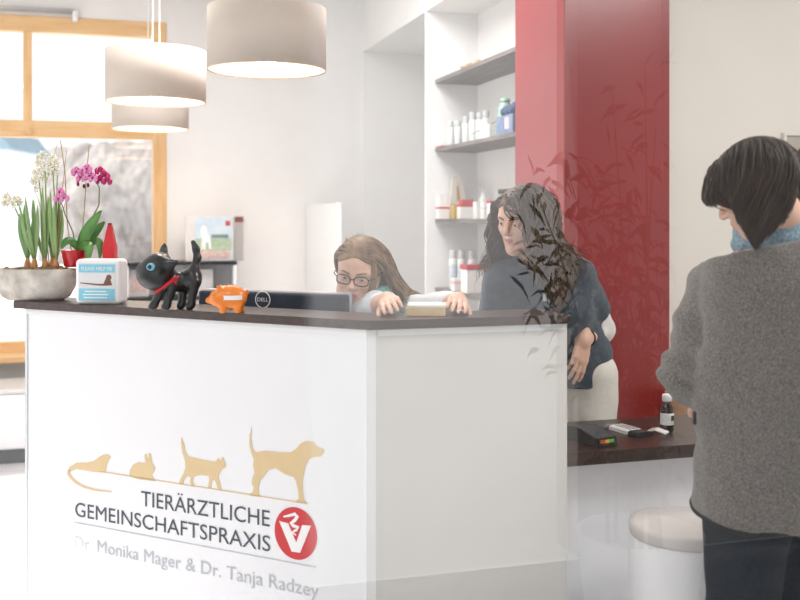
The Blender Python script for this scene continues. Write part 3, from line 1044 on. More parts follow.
def flower6(c, nrm, r, m1, m2, parent, trumpet=True, n=6, name='flower'):
    mb = MB(); c = Vector(c); nrm = Vector(nrm).normalized()
    u = nrm.orthogonal().normalized(); w = nrm.cross(u)
    for i in range(n):
        a = 2 * PI * i / n + 0.3
        d = u * math.cos(a) + w * math.sin(a); sd = nrm.cross(d)
        pts = [c, c + d * r * 0.35 + nrm * 0.002, c + d * r * 0.75 + nrm * 0.001, c + d * r - nrm * 0.003]
        wd_ = [r * 0.10, r * 0.34, r * 0.30, r * 0.04]
        vs, fs = [], []
        for q, ww in zip(pts, wd_):
            vs += [q - sd * ww, q + nrm * 0.0022, q + sd * ww, q - nrm * 0.0008]
        for j in range(3):
            for e in range(4):
                fs.append((j * 4 + e, j * 4 + (e + 1) % 4, (j + 1) * 4 + (e + 1) % 4, (j + 1) * 4 + e))
        mb.add(vs, fs, 0, True)
    if trumpet:
        mb.lathe([(r * 0.16, 0.0), (r * 0.22, r * 0.25), (r * 0.3, r * 0.4), (r * 0.22, r * 0.36), (r * 0.12, r * 0.1)], c, 14, 1, nrm, caps=False)
    else:
        mb.sphere(c + nrm * 0.004, r * 0.2, 10, 1)
    return mb.build(name, [m1, m2], parent)
# three bulbs with their leaves, stems and clustered flowers
def daffodil(bx, by, leaves, stems):
    bb = MB(); bb.lathe([(0.004, -0.008), (0.010, 0.0), (0.012, 0.008), (0.009, 0.019), (0.005, 0.032)], (PX(bx), by, 0.108), 18)
    bo = bb.build('bulb', M_bulbm, pl)
    for (lx_, lz_, dy, bend) in leaves:
        mb = MB(); blade(mb, (PX(bx), by, 0.135), (PX(lx_), by + dy, PZZ(lz_)), 0.0075, (bend, 0.0, 0.01)); mb.build('leaf', M_leaf, bo)
    for (sx, sz, dy, fl) in stems:
        mb = MB(); e = Vector((PX(sx), by + dy, PZZ(sz)))
        q0 = Vector((PX(bx), by, 0.135))
        mb.tube([q0, q0.lerp(e, 0.5) + Vector((0.004, 0, 0.01)), e], [0.003, 0.0028, 0.0022], n=8)
        so_ = mb.build('stem', M_leaf, bo)
        for (fx, fz, fyy) in fl:
            c = Vector((PX(fx), by + dy + fyy, PZZ(fz)))
            mb2 = MB()
            flower6(c, (rng.uniform(-.6, .4), -0.8, rng.uniform(-.2, .4)), 0.017, M_petal, M_corona, so_)
            mb.tube([e, c], 0.0012, n=5) if False else None
daffodil(35, -0.012, [(20, 207, 0.0, -.02), (27, 197, -0.01, -.01), (33, 200, 0.01, 0.0), (38, 205, 0.0, .01)],
         [(8, 196, 0.0, [(5, 197, 0), (10, 201, -.01), (2, 203, .01), (13, 205, 0)])])
daffodil(44, 0.004, [(31, 198, 0.0, -.03), (40, 186, 0.01, -.01), (47, 196, 0, 0.01), (43, 192, -0.012, 0)],
         [(44, 168, 0.0, [(37, 157, 0), (43, 155, -.01), (49, 160, .01), (40, 163, -.02), (46, 166, -.01)]),
          (36, 180, 0.01, [(32, 172, 0), (38, 171, -.01), (35, 178, -.012), (41, 177, 0), (29, 181, .01), (33, 188, 0)])])
daffodil(24, 0.012, [(15, 214, 0.0, -.02), (22, 205, -.01, -.01), (29, 212, .01, .01)], [(14, 203, 0, [(12, 199, 0), (16, 202, -.01)])])
daffodil(50, 0.016, [(48, 190, 0.0, -.01), (55, 198, .01, .02), (45, 200, 0, -.01)], [(54, 175, 0.01, [(48, 164, 0), (54, 170, -.01), (45, 171, .01)])])
for (x0, x1, x2, z2, yy) in ((46, 40, 55, 143, .02), (52, 60, 66, 150, .01), (58, 63, 70, 196, -.01), (40, 36, 30, 186, .015)):
    mb = MB(); mb.tube([(PX(x0), yy, .105), (PX(x0) * .5 + PX(x1) * .5, yy, PZZ(230)), (PX(x1), yy + .01, PZZ((230 + z2) / 2)), (PX(x2), yy, PZZ(z2))], [.0016, .0015, .0013, .0008], n=6)
    mb.build('dry_stalk', M_twig, pl)
daffodil(57, -0.006, [(51, 192, 0.0, -.02), (56, 205, -0.01, 0.0), (61, 207, 0.01, .02), (53, 208, 0, -.01)],
         [(52, 168, 0.01, [(52, 158, 0), (56, 163, -.01), (50, 170, -.012)])])

# ---- orchid in a red pot standing in the planter
po = pl.matrix_basis
orx, ory = PX(76), -0.002
M_r = Matrix.Rotation(math.radians(-24), 4, 'Z')
base = Vector((p.x, p.y + 0.06, PZ)) + M_r @ Vector((orx, ory, 0.112))
oc = thing('potted_orchid', 'pink and magenta orchid in a glossy red pot among the daffodils', 'orchid', base, YAW)
k = 0.00335
X = lambda px: (px - 74) * k
zb_ = base.z
Z = lambda py: EYE + (218 - py) / 1000 * 3.33 - zb_
pt = MB(); pt.lathe([(0.030, 0.0), (0.034, 0.004), (0.043, 0.052), (0.045, 0.056), (0.041, 0.056), (0.038, 0.046), (0.0, 0.046)], n=36, caps=False)
pt.build('pot', M_redpot, oc)
def oleaf(p0, p1, p2, w):
    mb = MB(); p0, p1, p2 = Vector(p0), Vector(p1), Vector(p2)
    vs, fs = [], []
    N = 12
    for i in range(N + 1):
        u = i / N
        q = p0 * (1 - u) ** 2 + p1 * 2 * u * (1 - u) + p2 * u * u
        dq = ((p1 - p0) * (1 - u) + (p2 - p1) * u).normalized()
        sd = dq.cross(Vector((0.25, -0.8, 0.5))).normalized()
        up = sd.cross(dq).normalized()
        ww = w * (math.sin(PI * (0.12 + 0.86 * u)) ** 0.7)
        vs += [q - sd * ww + up * 0.004, q + up * -0.002, q + sd * ww + up * 0.004, q - sd * ww * .98 + up * 0.001, q - up * 0.0045, q + sd * ww * .98 + up * 0.001]
    for i in range(N):
        a, c = i * 6, i * 6 + 6
        for e0, e1 in ((0, 1), (1, 2), (2, 5), (5, 4), (4, 3), (3, 0)):
            fs.append((a + e0, a + e1, c + e1, c + e0))
    mb.add(vs, fs, 0, True)
    return mb.build('leaf', M_oleaf, oc)
oleaf((X(80), 0, Z(250)), (X(86), -0.02, Z(232)), (X(104), -0.03, Z(211)), 0.021)
oleaf((X(78), 0, Z(250)), (X(88), 0.01, Z(238)), (X(102), 0.03, Z(222)), 0.020)
oleaf((X(80), 0, Z(252)), (X(70), -0.03, Z(232)), (X(66), -0.045, Z(249)), 0.015)
oleaf((X(80), -0.01, Z(250)), (X(94), -0.03, Z(236)), (X(91), -0.04, Z(262)), 0.018)
oleaf((X(82), 0.01, Z(252)), (X(104), 0.0, Z(228)), (X(100), -0.01, Z(260)), 0.014)
def stick(pts, r, m, name, parent):
    mb = MB(); mb.tube([(X(a), y, Z(c)) for a, y, c in pts], r, n=7); return mb.build(name, m, parent)
def orchid(c, r, m, parent, nrm):
    c = Vector(c); nrm = Vector(nrm).normalized()
    mb = MB(); u = Vector((1, 0, 0)); u = (u - nrm * u.dot(nrm)).normalized(); w = nrm.cross(u)
    for a, ln, wd_ in ((90, 1, .42), (215, 1, .40), (325, 1, .40), (10, 1.0, .62), (170, 1.0, .62)):
        a = math.radians(a); d = u * math.cos(a) + w * math.sin(a); sd = nrm.cross(d)
        vs, fs = [], []
        for q, ww in ((0.05, .08), (.35, .8), (.7, 1.0), (.95, .55), (1.02, .1)):
            o_ = c + d * r * ln * q
            vs += [o_ - sd * r * wd_ * ww, o_ + nrm * 0.003, o_ + sd * r * wd_ * ww, o_ - nrm * 0.001]
        for j in range(4):
            for e in range(4):
                fs.append((j * 4 + e, j * 4 + (e + 1) % 4, (j + 1) * 4 + (e + 1) % 4, (j + 1) * 4 + e))
        mb.add(vs, fs, 0, True)
    mb.sphere(c + nrm * 0.006, r * 0.18, 10, 1)
    mb.build('flower', [m, M_throat], parent)
stick([(70, 0.01, 252), (66, 0.01, 225), (63, 0.015, 170), (58, 0.02, 139)], 0.0017, M_twig, 'stake', oc)
stick([(80, 0.0, 252), (84, 0.0, 210), (86, 0.0, 175), (89, 0.0, 144)], 0.0015, M_twig, 'stake', oc)
s1 = stick([(76, 0, 252), (73, -0.005, 232), (66, -0.01, 215), (63, -0.02, 203)], 0.002, M_ostem, 'flower_stem', oc)
s2 = stick([(82, 0, 252), (90, 0.0, 222), (99, -0.005, 205), (100, -0.01, 188), (96, -0.015, 178), (84, -0.02, 177)], 0.002, M_ostem, 'flower_stem', oc)
for (fx, fy_) in ((62, 192), (66, 198), (60, 199)):
    orchid((X(fx), -0.02, Z(fy_)), 0.017, M_pink, s1, (rng.uniform(-.5, .5), -1, rng.uniform(-.2, .3)))
for (fx, fy_) in ((79, 172), (86, 171), (92, 176), (83, 178), (90, 169), (96, 178)):
    orchid((X(fx), -0.025 + rng.uniform(-.01, .01), Z(fy_)), 0.019, M_pink, s2, (rng.uniform(-.5, .4), -1, rng.uniform(-.2, .3)))
for (fx, fy_) in ((101, 171), (106, 176), (102, 180), (109, 181)):
    orchid((X(fx), -0.02 + rng.uniform(-.01, .01), Z(fy_)), 0.018, M_mag, s2, (rng.uniform(-.2, .6), -1, rng.uniform(-.2, .3)))
for (fx, fy_) in ((80, 184), (86, 186), (90, 185)):
    mb = MB(); mb.sphere((X(fx), -0.025, Z(fy_)), (0.005, 0.005, 0.008), 12); mb.build('bud', M_throat, s2)

# ---- red pointed carton
M_redc = mat('red_carton', (206, 30, 44), 0.4, var=0.04)
p2 = at(110, 270, 3.36)
k = 0.00336
t = thing('pointed_carton', 'narrow red carton with a pointed top standing behind the donation box', 'carton', (p2.x, p2.y, ZT), YAW)
h0, h1 = 0.178, EYE + (218 - 225) / 1000 * 3.36 - ZT
b = MB()
a_, b_ = 0.0205, 0.0065
vs = [(-a_, -a_, 0), (a_, -a_, 0), (a_, a_, 0), (-a_, a_, 0), (-a_ * .96, -a_ * .96, h0), (a_ * .96, -a_ * .96, h0), (a_ * .96, a_ * .96, h0), (-a_ * .96, a_ * .96, h0),
      (-b_, -0.006, h1), (b_, -0.006, h1), (b_, 0.006, h1), (-b_, 0.006, h1)]
fs = [(3, 2, 1, 0), (0, 1, 5, 4), (1, 2, 6, 5), (2, 3, 7, 6), (3, 0, 4, 7), (4, 5, 9, 8), (5, 6, 10, 9), (6, 7, 11, 10), (7, 4, 8, 11), (8, 9, 10, 11)]
b.add(vs, fs); b.build('body', M_redc, t)
b = MB(); b.box((0.002, -a_ - 0.0006, 0.062), (0.016, 0.0012, 0.022)); b.build('label', M_wpl, t)
b = MB(); b.box((0, 0, h1 + 0.003), (0.011, 0.014, 0.008), bevel=0.002); b.build('tip', mat('dark_red_tip', (120, 18, 28), 0.4), t)
# ================================================================== SHELVES AND WHAT STANDS ON THEM
SX0, SX1 = 1.815, 2.078
SY1 = 5.424                       # far end against the white panel
SHZ = [2.199, 1.808, 1.404, 1.012]
names = ['grey oak wall shelf nearest the ceiling, holding only a dried starfish', 'grey oak wall shelf with the white bottles and the blue box',
         'grey oak wall shelf of white and red cartons behind the standing woman', 'grey oak wall shelf just above the counter top, behind the box being held']
def shelf_px(px, y):
    """x on the shelf at photo column px and room depth y."""
    rx = (px - 400) / 1000
    d = y / (CS - rx * SN)
    return d * (rx * CS + SN)
for z, nm in zip(SHZ, names):
    b = MB(); b.box(((SX0 + SX1) / 2, (SY1 + 4.16) / 2, z), (SX1 - SX0, SY1 - 4.16, 0.022), bevel=0.0015)
    tag(b.build('wall_shelf', M_shelf), nm, 'shelf', 'grey oak wall shelves')
TOPZ = [z + 0.0112 for z in SHZ]
# dried starfish
t_m = mat('dried_starfish', (150, 118, 84), 0.9, rgb2=(196, 168, 132), scale=60, bump=0.5)
s = SDF()
for i in range(5):
    a = 2 * PI * i / 5 + 0.4
    s.chain([(0, 0, 0.02), (0.05 * math.cos(a), 0.05 * math.sin(a), 0.02), (0.10 * math.cos(a), 0.10 * math.sin(a), 0.012)], [0.02, 0.014, 0.006], k=0.015)
s.ell((-0.01, 0.0, 0.035), (0.02, 0.02, 0.022), k=0.01)
s.plane((0, 0, 0.002), (0, 0, -1), 0.002)
o = net_obj('dried_starfish', s.mesh((-0.12, -0.12, -0.01), (0.12, 0.12, 0.07), 0.004), t_m)
o.location = (1.925, 5.0, TOPZ[0])
tag(o, 'brown dried starfish lying on the highest wall shelf', 'starfish')

M_bot = mat('white_bottle', (232, 232, 230), 0.35, var=0.02)
M_cap = mat('clear_grey_cap', (206, 208, 210), 0.3, var=0.03)
M_lab = mat('printed_label', (214, 216, 216), 0.5, rgb2=(240, 240, 238), scale=120)
M_lab2 = mat('blue_printed_label', (150, 172, 190), 0.5, rgb2=(232, 234, 236), scale=90)
def bottle(loc, r, h, label, group, cap=M_cap, lab=M_lab):
    t = thing('white_bottle', label, 'bottle', loc, 0, group)
    b = MB(); b.lathe([(r * 0.92, 0), (r, 0.004), (r, h * 0.72), (r * 0.9, h * 0.77), (r * 0.62, h * 0.80), (0, h * 0.80)], n=24, caps=False); b.build('body', M_bot, t)
    b = MB(); b.lathe([(r * 1.006, h * 0.14), (r * 1.012, h * 0.15), (r * 1.012, h * 0.62), (r * 1.006, h * 0.63)], n=24, caps=False); b.build('label', lab, t)
    b = MB(); b.lathe([(r * 0.82, h * 0.795), (r * 0.84, h * 0.80), (r * 0.80, h * 0.985), (r * 0.74, h), (0, h)], n=24, caps=False); b.build('cap', cap, t)
    return t
# second shelf: a row of bottles running back from the front edge
row = [(450.5, 5.37, 0.020, 0.150), (458, 5.33, 0.020, 0.150), (466, 5.27, 0.020, 0.170), (473, 5.19, 0.023, 0.185), (480, 5.13, 0.023, 0.180), (486, 5.05, 0.023, 0.18)]
for i, (px, y, r, h) in enumerate(row):
    lb = ['slim white bottle at the far end of the bottle row on the second shelf', 'slim white bottle, second along from the far end of the row', 'taller slim white bottle, third along the bottle row',
          'taller thick white bottle, fourth along the bottle row', 'thick white bottle, fifth along the bottle row', 'thick white bottle at the near end of the bottle row'][i]
    bottle((shelf_px(px, y), y, TOPZ[1]), r, h, lb, 'white bottles on the second shelf')
def carton(name, loc, size, m, label, cat, rz=0.0, group=None, band=None, bandm=None):
    t = thing(name, label, cat, loc, rz, group)
    b = MB(); b.box((0, 0, size[2] / 2), size, bevel=0.002); b.build('body', m, t)
    if band:
        z0, z1 = band
        b = MB(); b.box((0, 0, (z0 + z1) / 2 * size[2]), (size[0] + 0.0016, size[1] + 0.0016, (z1 - z0) * size[2])); b.build('band', bandm, t)
    return t
M_cart = mat('white_carton', (234, 232, 230), 0.5, var=0.02, scale=20)
M_cartr = mat('red_print', (196, 72, 74), 0.5, var=0.05, scale=50)
M_gold = mat('ochre_print', (196, 166, 84), 0.5, var=0.05)
M_blu = mat('blue_pouch', (104, 120, 150), 0.6, rgb2=(128, 144, 176), scale=30)
M_dkb = mat('dark_blue_cloth', (44, 60, 92), 0.8, rgb2=(66, 88, 124), scale=50, bump=0.5)
M_grn = mat('sea_green_glaze', (120, 158, 142), 0.4, rgb2=(166, 194, 178), scale=30)
M_pink_p = mat('pink_print', (224, 186, 186), 0.5, var=0.05)
carton('flat_carton', (1.850, 5.382, TOPZ[1]), (0.058, 0.07, 0.024), M_cart, 'small white and red carton lying at the far end of the second shelf', 'carton', band=(0.0, 0.45), bandm=M_cartr)
# shelf talker: a clear tag on a dark wire
t = thing('price_tag_holder', 'thin dark wire tag holder in front of the white bottles', 'tag holder', (shelf_px(484, 4.88), 4.88, TOPZ[1]))
b = MB(); b.tube([(-0.03, 0.1, 0.045), (0, 0.0, 0.07), (0.03, -0.12, 0.10)], 0.0022, n=6); b.build('wire', M_black, t)
b = MB(); b.box((0, 0, 0.002), (0.03, 0.05, 0.004)); b.build('foot', M_black, t)
b = MB(); b.cyl((0, 0, 0.003), (0, 0, 0.07), 0.002, n=8); b.build('stem', M_black, t)
carton('clear_display_box', (shelf_px(489, 4.76), 4.76, TOPZ[1]), (0.05, 0.13, 0.075), M_lab, 'pale printed box between the white bottles and the blue box', 'box')
# blue box with cloth and a green jar on top
bx = thing('blue_box', 'blue box with a pale pink picture near the red pillar', 'box', (1.872, 4.42, TOPZ[1]))
b = MB(); b.box((0, 0, 0.045), (0.09, 0.20, 0.09), bevel=0.003); b.build('body', M_blu, bx)
b = MB(); b.box((-0.0455, -0.03, 0.05), (0.0016, 0.05, 0.055)); b.build('picture', M_pink_p, bx)
s = SDF(); s.ell((0, 0.02, 0.02), (0.042, 0.07, 0.024), k=0.01); s.ell((0.0, 0.065, 0.03), (0.03, 0.03, 0.025), k=0.02); s.ell((0.0, -0.035, 0.032), (0.034, 0.035, 0.03), k=0.02)
s.func(lambda P, D: D + 0.004 * bump_field(P, 120, 4)); s.plane((0, 0, 0.0), (0, 0, -1), 0.002)
o = net_obj('folded_cloth', s.mesh((-0.06, -0.1, -0.01), (0.06, 0.12, 0.08), 0.004), M_dkb); o.location = (1.872, 4.42, TOPZ[1] + 0.0905)
tag(o, 'dark blue crumpled cloth lying on top of the blue box', 'cloth')
t = thing('green_jar', 'rounded sea-green jar on the shelf behind the blue box', 'jar', (shelf_px(505, 4.60), 4.60, TOPZ[1]))
b = MB(); b.lathe([(0.024, 0), (0.034, 0.02), (0.038, 0.09), (0.036, 0.14), (0.026, 0.165), (0.022, 0.175), (0, 0.178)], n=28, caps=False); b.build('body', M_grn, t)
b = MB(); b.lathe([(0.025, 0.175), (0.028, 0.18), (0.022, 0.193), (0, 0.196)], n=24, caps=False); b.build('lid', M_grn, t)
carton('dark_carton', (1.872, 4.25, TOPZ[1]), (0.085, 0.09, 0.165), M_dkb, 'tall navy carton beside the blue box, cut off by the pillar', 'carton')

# third shelf: cartons in a row
y = 5.36
rowc = [(437.5, 448, 195, 5.35, M_cart, 'low white carton at the far end of the third shelf', (0.42, 0.50), M_cartr),
        (452, 457.5, 204.5, 5.28, M_gold, 'upright ochre yellow carton on the third shelf', None, None),
        (458.5, 473, 204.5, 5.20, M_cart, 'wide white carton with a red printed top, beside the ochre carton', (0.84, 1.002), M_cartr),
        (474.5, 481.5, 202, 5.05, M_cart, 'white carton next to the wide red-topped one on the third shelf', None, None),
        (482, 488, 202, 4.98, M_cart, 'narrow white carton, second from the right on the third shelf', (0.6, 0.66), M_lab2),
        (488.5, 496, 201, 4.90, M_cart, 'white carton with a bright red lid edge nearest the standing woman', (0.88, 1.002), M_redc)]
for (pa, pb, pt_, yy, m, lb, bd_, bm_) in rowc:
    xa, xb = shelf_px(pa, yy), shelf_px(pb, yy)
    d = yy / (CS - (pa - 400) / 1000 * SN)
    h = EYE + (218 - pt_) / 1000 * d - TOPZ[2]
    carton('medicine_carton', ((xa + xb) / 2, yy, TOPZ[2]), (xb - xa, 0.055, h), m, lb, 'carton', 0, 'cartons on the third shelf', bd_, bm_)
for (px, yy) in ((440, 5.295),):
    pass
# red-topped small packs lying on the wide carton
zt3 = EYE + (218 - 204.5) / 1000 * (5.20 / (CS - 0.06 * SN))
carton('flat_pack', (shelf_px(466, 5.2), 5.2, zt3 + 0.001), (0.07, 0.05, 0.026), M_cartr, 'flat red pack lying on the wide white carton', 'carton')
# display card with a sloping outline
tt = thing('display_card', 'cream sloping display card standing behind the cartons of the third shelf', 'card', (shelf_px(463, 5.33), 5.385, TOPZ[2]))
b = MB(); b.prism([(-0.06, 0), (0.075, 0), (0.01, 0.24), (-0.045, 0.24)], (0, 0, 0), (1, 0, 0), (0, 0, 1), (0, 0.012, 0)); b.build('board', mat('cream_card', (226, 220, 210), 0.6, var=0.03), tt)
b = MB(); b.prism([(-0.004, 0.10), (0.018, 0.10), (0.006, 0.19), (-0.008, 0.19)], (-0.012, -0.0012, 0), (1, 0, 0), (0, 0, 1), (0, 0.001, 0)); b.build('picture', mat('tan_print', (186, 150, 122), 0.6), tt)
M_pump = mat('white_pump_bottle', (230, 230, 232), 0.3, var=0.02)
t = thing('pump_bottle', 'white pump bottle behind the middle cartons of the third shelf', 'bottle', (2.025, 5.20, TOPZ[2]))
b = MB(); b.lathe([(0.026, 0), (0.03, 0.006), (0.03, 0.11), (0.014, 0.13), (0.014, 0.145), (0, 0.145)], n=24, caps=False); b.build('body', M_pump, t)
b = MB(); b.cyl((0, 0, 0.144), (0, 0, 0.175), 0.008, n=12); b.box((-0.015, 0, 0.178), (0.05, 0.014, 0.010), bevel=0.003); b.build('pump', M_pump, t)
t = thing('glass_jar', 'speckled grey glass jar on the third shelf above the woman\'s hair', 'jar', (shelf_px(505, 4.75), 4.75, TOPZ[2]))
M_gj = mat('speckled_grey_jar', (120, 118, 112), 0.3, rgb2=(190, 188, 180), scale=90)
b = MB(); b.lathe([(0.034, 0), (0.04, 0.01), (0.04, 0.115), (0.032, 0.13), (0, 0.13)], n=28, caps=False); b.build('body', M_gj, t)
b = MB(); b.lathe([(0.034, 0.129), (0.036, 0.132), (0.036, 0.152), (0, 0.154)], n=28, caps=False); b.build('lid', mat('dark_jar_lid', (60, 54, 50), 0.4), t)

# fourth shelf
lb4 = ['white-capped bottle at the far end of the lowest shelf', 'white-capped bottle beside the far one on the lowest shelf', 'white-capped bottle behind the red-lidded tub']
for i, (px, yy) in enumerate(((453, 5.33), (461.5, 5.29), (472, 5.22))):
    bottle((shelf_px(px, yy), yy, TOPZ[3]), 0.023, 0.215, lb4[i], 'white bottles on the lowest shelf', M_cap, M_lab2)
carton('printed_carton', (shelf_px(459, 5.13), 5.13, TOPZ[3]), (0.075, 0.06, 0.07), M_cart, 'small white carton with a red picture in front of the lowest shelf bottles', 'carton', 0, None, (0.55, 0.8), M_pink_p)
c_ = carton('white_tub', (shelf_px(474, 4.98), 4.98, TOPZ[3]), (0.115, 0.10, 0.125), M_cart, 'white tub with a wide red lid on the lowest shelf', 'tub')
b = MB(); b.box((0, 0, 0.137), (0.12, 0.105, 0.026), bevel=0.003); b.build('lid', mat('crimson_lid', (188, 44, 66), 0.4, var=0.03), c_)

# ================================================================== BACK OF THE ROOM
# wall rack with a dog magazine
def wallp(px, py, y=YB):
    rx = (px - 400) / 1000
    d = y / (CS - rx * SN)
    return Vector((d * (rx * CS + SN), y, EYE + (218 - py) / 1000 * d))
a, c = wallp(124, 266, YB - 0.03), wallp(232, 266, YB - 0.03)
rk = thing('magazine_rack', 'white low magazine cabinet with black shelf edges under the back wall', 'magazine rack', ((a.x + c.x) / 2, YB - 0.17, 0))
W_ = c.x - a.x
M_edge = mat('black_shelf_edge', (30, 31, 33), 0.4, var=0.05)
zt_, zl_ = wallp(180, 262, YB - 0.3).z, wallp(180, 297, YB - 0.3).z
b = MB(); b.box((0, 0.0, zt_ - 0.010), (W_, 0.26, 0.022), bevel=0.002); b.build('shelf', M_edge, rk)
b = MB(); b.box((0, 0.0, zl_ - 0.010), (W_, 0.26, 0.022), bevel=0.002); b.build('shelf', M_edge, rk)
b = MB(); b.box((0, 0.11, zt_ / 2 - 0.01), (W_, 0.02, zt_ - 0.03)); b.build('back_panel', M_lam, rk)
for sx in (-1, 1):
    b = MB(); b.box((sx * (W_ / 2 - 0.012), 0.0, zt_ / 2 - 0.012), (0.022, 0.24, zt_ - 0.026)); b.build('side_panel', M_lam, rk)
M_mg1 = mat('grey_magazine', (208, 206, 204), 0.4, rgb2=(224, 222, 220), scale=14)
M_sky2 = mat('sky_print', (186, 208, 224), 0.4, rgb2=(214, 226, 234), scale=12)
M_gr2 = mat('meadow_print', (150, 178, 148), 0.5, rgb2=(188, 202, 176), scale=30)
M_pr2 = mat('rosy_print', (196, 160, 154), 0.5, rgb2=(226, 206, 200), scale=50)
def magazine(name, px0, px1, pyt, y, label, m):
    p0, p1 = wallp(px0, 262, y), wallp(px1, 262, y)
    ht = wallp((px0 + px1) / 2, pyt, y).z - zt_ - 0.002
    t = thing(name, label, 'magazine', ((p0.x + p1.x) / 2, y, zt_ + 0.0015))
    b = MB(); b.box((0, 0, ht / 2), (p1.x - p0.x, 0.012, ht), rot=Matrix.Rotation(math.radians(0), 3, 'X'), bevel=0.001); b.build('pages', m, t)
    return t, p1.x - p0.x, ht
t1, w1, h1_ = magazine('magazine', 185.5, 233, 216, YB - 0.24, 'open pale magazine with a dog picture standing on the black-edged shelf', M_mg1)
cv = MB(); cv.box((w1 * 0.08, -0.0068, h1_ / 2), (w1 * 0.78, 0.0012, h1_ * 0.96)); cvo = cv.build('cover', M_sky2, t1)
MB().box((w1 * 0.08, -0.0078, h1_ * 0.36), (w1 * 0.76, 0.0010, h1_ * 0.28)).build('meadow', M_gr2, cvo)
MB().box((w1 * 0.10, -0.0079, h1_ * 0.14), (w1 * 0.66, 0.0010, h1_ * 0.18)).build('lower_picture', M_pr2, cvo)
MB().box((w1 * 0.22, -0.0086, h1_ * 0.55), (w1 * 0.36, 0.0010, h1_ * 0.08)).build('caption_bar', mat('grey_green_bar', (120, 142, 140), 0.5), cvo)
dg_ = MB(); dg_.prism([(-.09, .16), (-.06, .42), (-.10, .56), (-.09, .68), (-.03, .74), (.04, .68), (.05, .56), (.09, .50), (.13, .40), (.15, .18), (.10, .18), (.08, .34), (.02, .32), (.02, .16), (-.03, .16), (-.04, .32), (-.05, .16)],
          (-w1 * 0.10, -0.0088, 0.03), (h1_ * .95, 0, 0), (0, 0, h1_ * .95), (0, -0.001, 0)); dg_.build('dog_picture', M_wpl, cvo)
MB().box((w1 * 0.385, -0.0086, h1_ * 0.84), (w1 * 0.10, 0.0010, h1_ * 0.11)).build('red_badge', M_cartr, cvo)
t2, w2, h2 = magazine('hanging_leaflet', 234, 243, 216, YB - 0.009, 'grey leaflet hanging on the wall just right of the dog magazine', mat('grey_leaflet', (196, 194, 192), 0.5, var=0.04))
MB().box((0.004, -0.0068, h2 * 0.92), (w2 * 0.95, 0.0012, h2 * 0.12)).build('dark_header', mat('dark_header', (84, 74, 72), 0.5, rgb2=(170, 90, 84), scale=60), t2)
for i, (pa, pb, m) in enumerate(((129, 149, M_pr2), (181, 221, M_mg1))):
    p0, p1 = wallp(pa, 262, YB - 0.2), wallp(pb - (8 if i else 0), 262, YB - 0.2)
    t = thing('leaflet', ['rosy leaflet on the lower rack shelf behind the cat figure', 'pale leaflet on the lower rack shelf behind the piggy bank'][i], 'leaflet', ((p0.x + p1.x) / 2, YB - 0.2, zl_ + 0.0015))
    b = MB(); b.box((0, 0, 0.085), (p1.x - p0.x, 0.004, 0.17)); b.build('page', M_mg1, t)
    b = MB(); b.box((0, -0.0024, 0.075), ((p1.x - p0.x) * 0.8, 0.001, 0.09)); b.build('picture', m, t)

# white screen panel beside the seated woman
pe = wallp(338.5, 300, 5.9)
t = thing('room_divider', 'plain white upright room divider panel left of the seated woman', 'divider', (pe.x, 5.9, 0))
b = MB(); b.box((0, 0.48, 0.775), (0.03, 0.9, 1.47), bevel=0.003); b.build('panel', M_white, t)
b = MB(); b.box((0, 0.0, (EYE + 0.0155 * 6.0) / 2), (0.034, 0.045, EYE + 0.0155 * 6.0), bevel=0.004); b.build('post', M_white, t)
b = MB(); b.box((0, 0.48, 0.015), (0.3, 0.05, 0.028), bevel=0.004); b.build('foot', M_alu, t)

# low white cabinet below the window
p0, p1 = at(-60, 430, 5.95), at(27, 430, 5.95)
zc = EYE + (218 - 387) / 1000 * 5.95
t = thing('low_cabinet', 'low white cabinet with a grey base standing below the wooden window', 'cabinet', (-0.75, 6.35, 0))
b = MB(); b.box((0, 0, zc / 2 + 0.045), (1.5, 0.42, zc - 0.09), bevel=0.004); b.build('body', M_lam, t)
b = MB(); b.box((0, -0.002, zc + 0.01), (1.52, 0.44, 0.022), bevel=0.003); b.build('top_board', M_lam2, t)
b = MB(); b.box((0, 0.02, 0.045), (1.46, 0.36, 0.09)); b.build('plinth', mat('grey_plinth', (128, 132, 134), 0.5), t)
for x in (-0.375, 0.375):
    d_ = MB().box((x, -0.218, zc / 2 + 0.045), (0.735, 0.018, zc - 0.11), bevel=0.002).build('door', M_lam, t)
    MB().cyl((x + 0.0, -0.226, zc / 2 + 0.06), (x, -0.245, zc / 2 + 0.06), 0.011, n=14).build('knob', M_alu, d_)

# picture on the right wall
pw = lambda px, py: wallp(px, py, YP + 0.06 - 0.012)
a, c = pw(782.5, 132.5), pw(842, 230)
t = thing('framed_picture', 'framed picture with a dark round head, on the wall behind the customer', 'picture', ((a.x + c.x) / 2, YP + 0.06 - 0.014, (a.z + c.z) / 2))
wf, hf = c.x - a.x, a.z - c.z
b = MB()
for sx in (-1, 1):
    b.box((sx * (wf / 2 - 0.006), 0, 0), (0.014, 0.024, hf), bevel=0.002)
    b.box((0, 0, sx * (hf / 2 - 0.006)), (wf - 0.026, 0.024, 0.014), bevel=0.002)
b.build('picture_frame', M_wall2, t)
b = MB(); b.box((0, 0.004, 0), (wf - 0.024, 0.01, hf - 0.024)); b.build('print', mat('grey_print', (176, 168, 158), 0.5, var=0.03), t)
hc2 = pw(806, 157)
b = MB(); hx, hz = hc2.x - (a.x + c.x) / 2, hc2.z - (a.z + c.z) / 2
b.prism([(hx + 0.052 * math.cos(q), hz + 0.052 * math.sin(q)) for q in np.linspace(0, 2 * PI, 30, endpoint=False)], (0, -0.001, 0), (1, 0, 0), (0, 0, 1), (0, -0.001, 0))
b.build('dark_head', mat('dark_print', (34, 32, 34), 0.5), t)

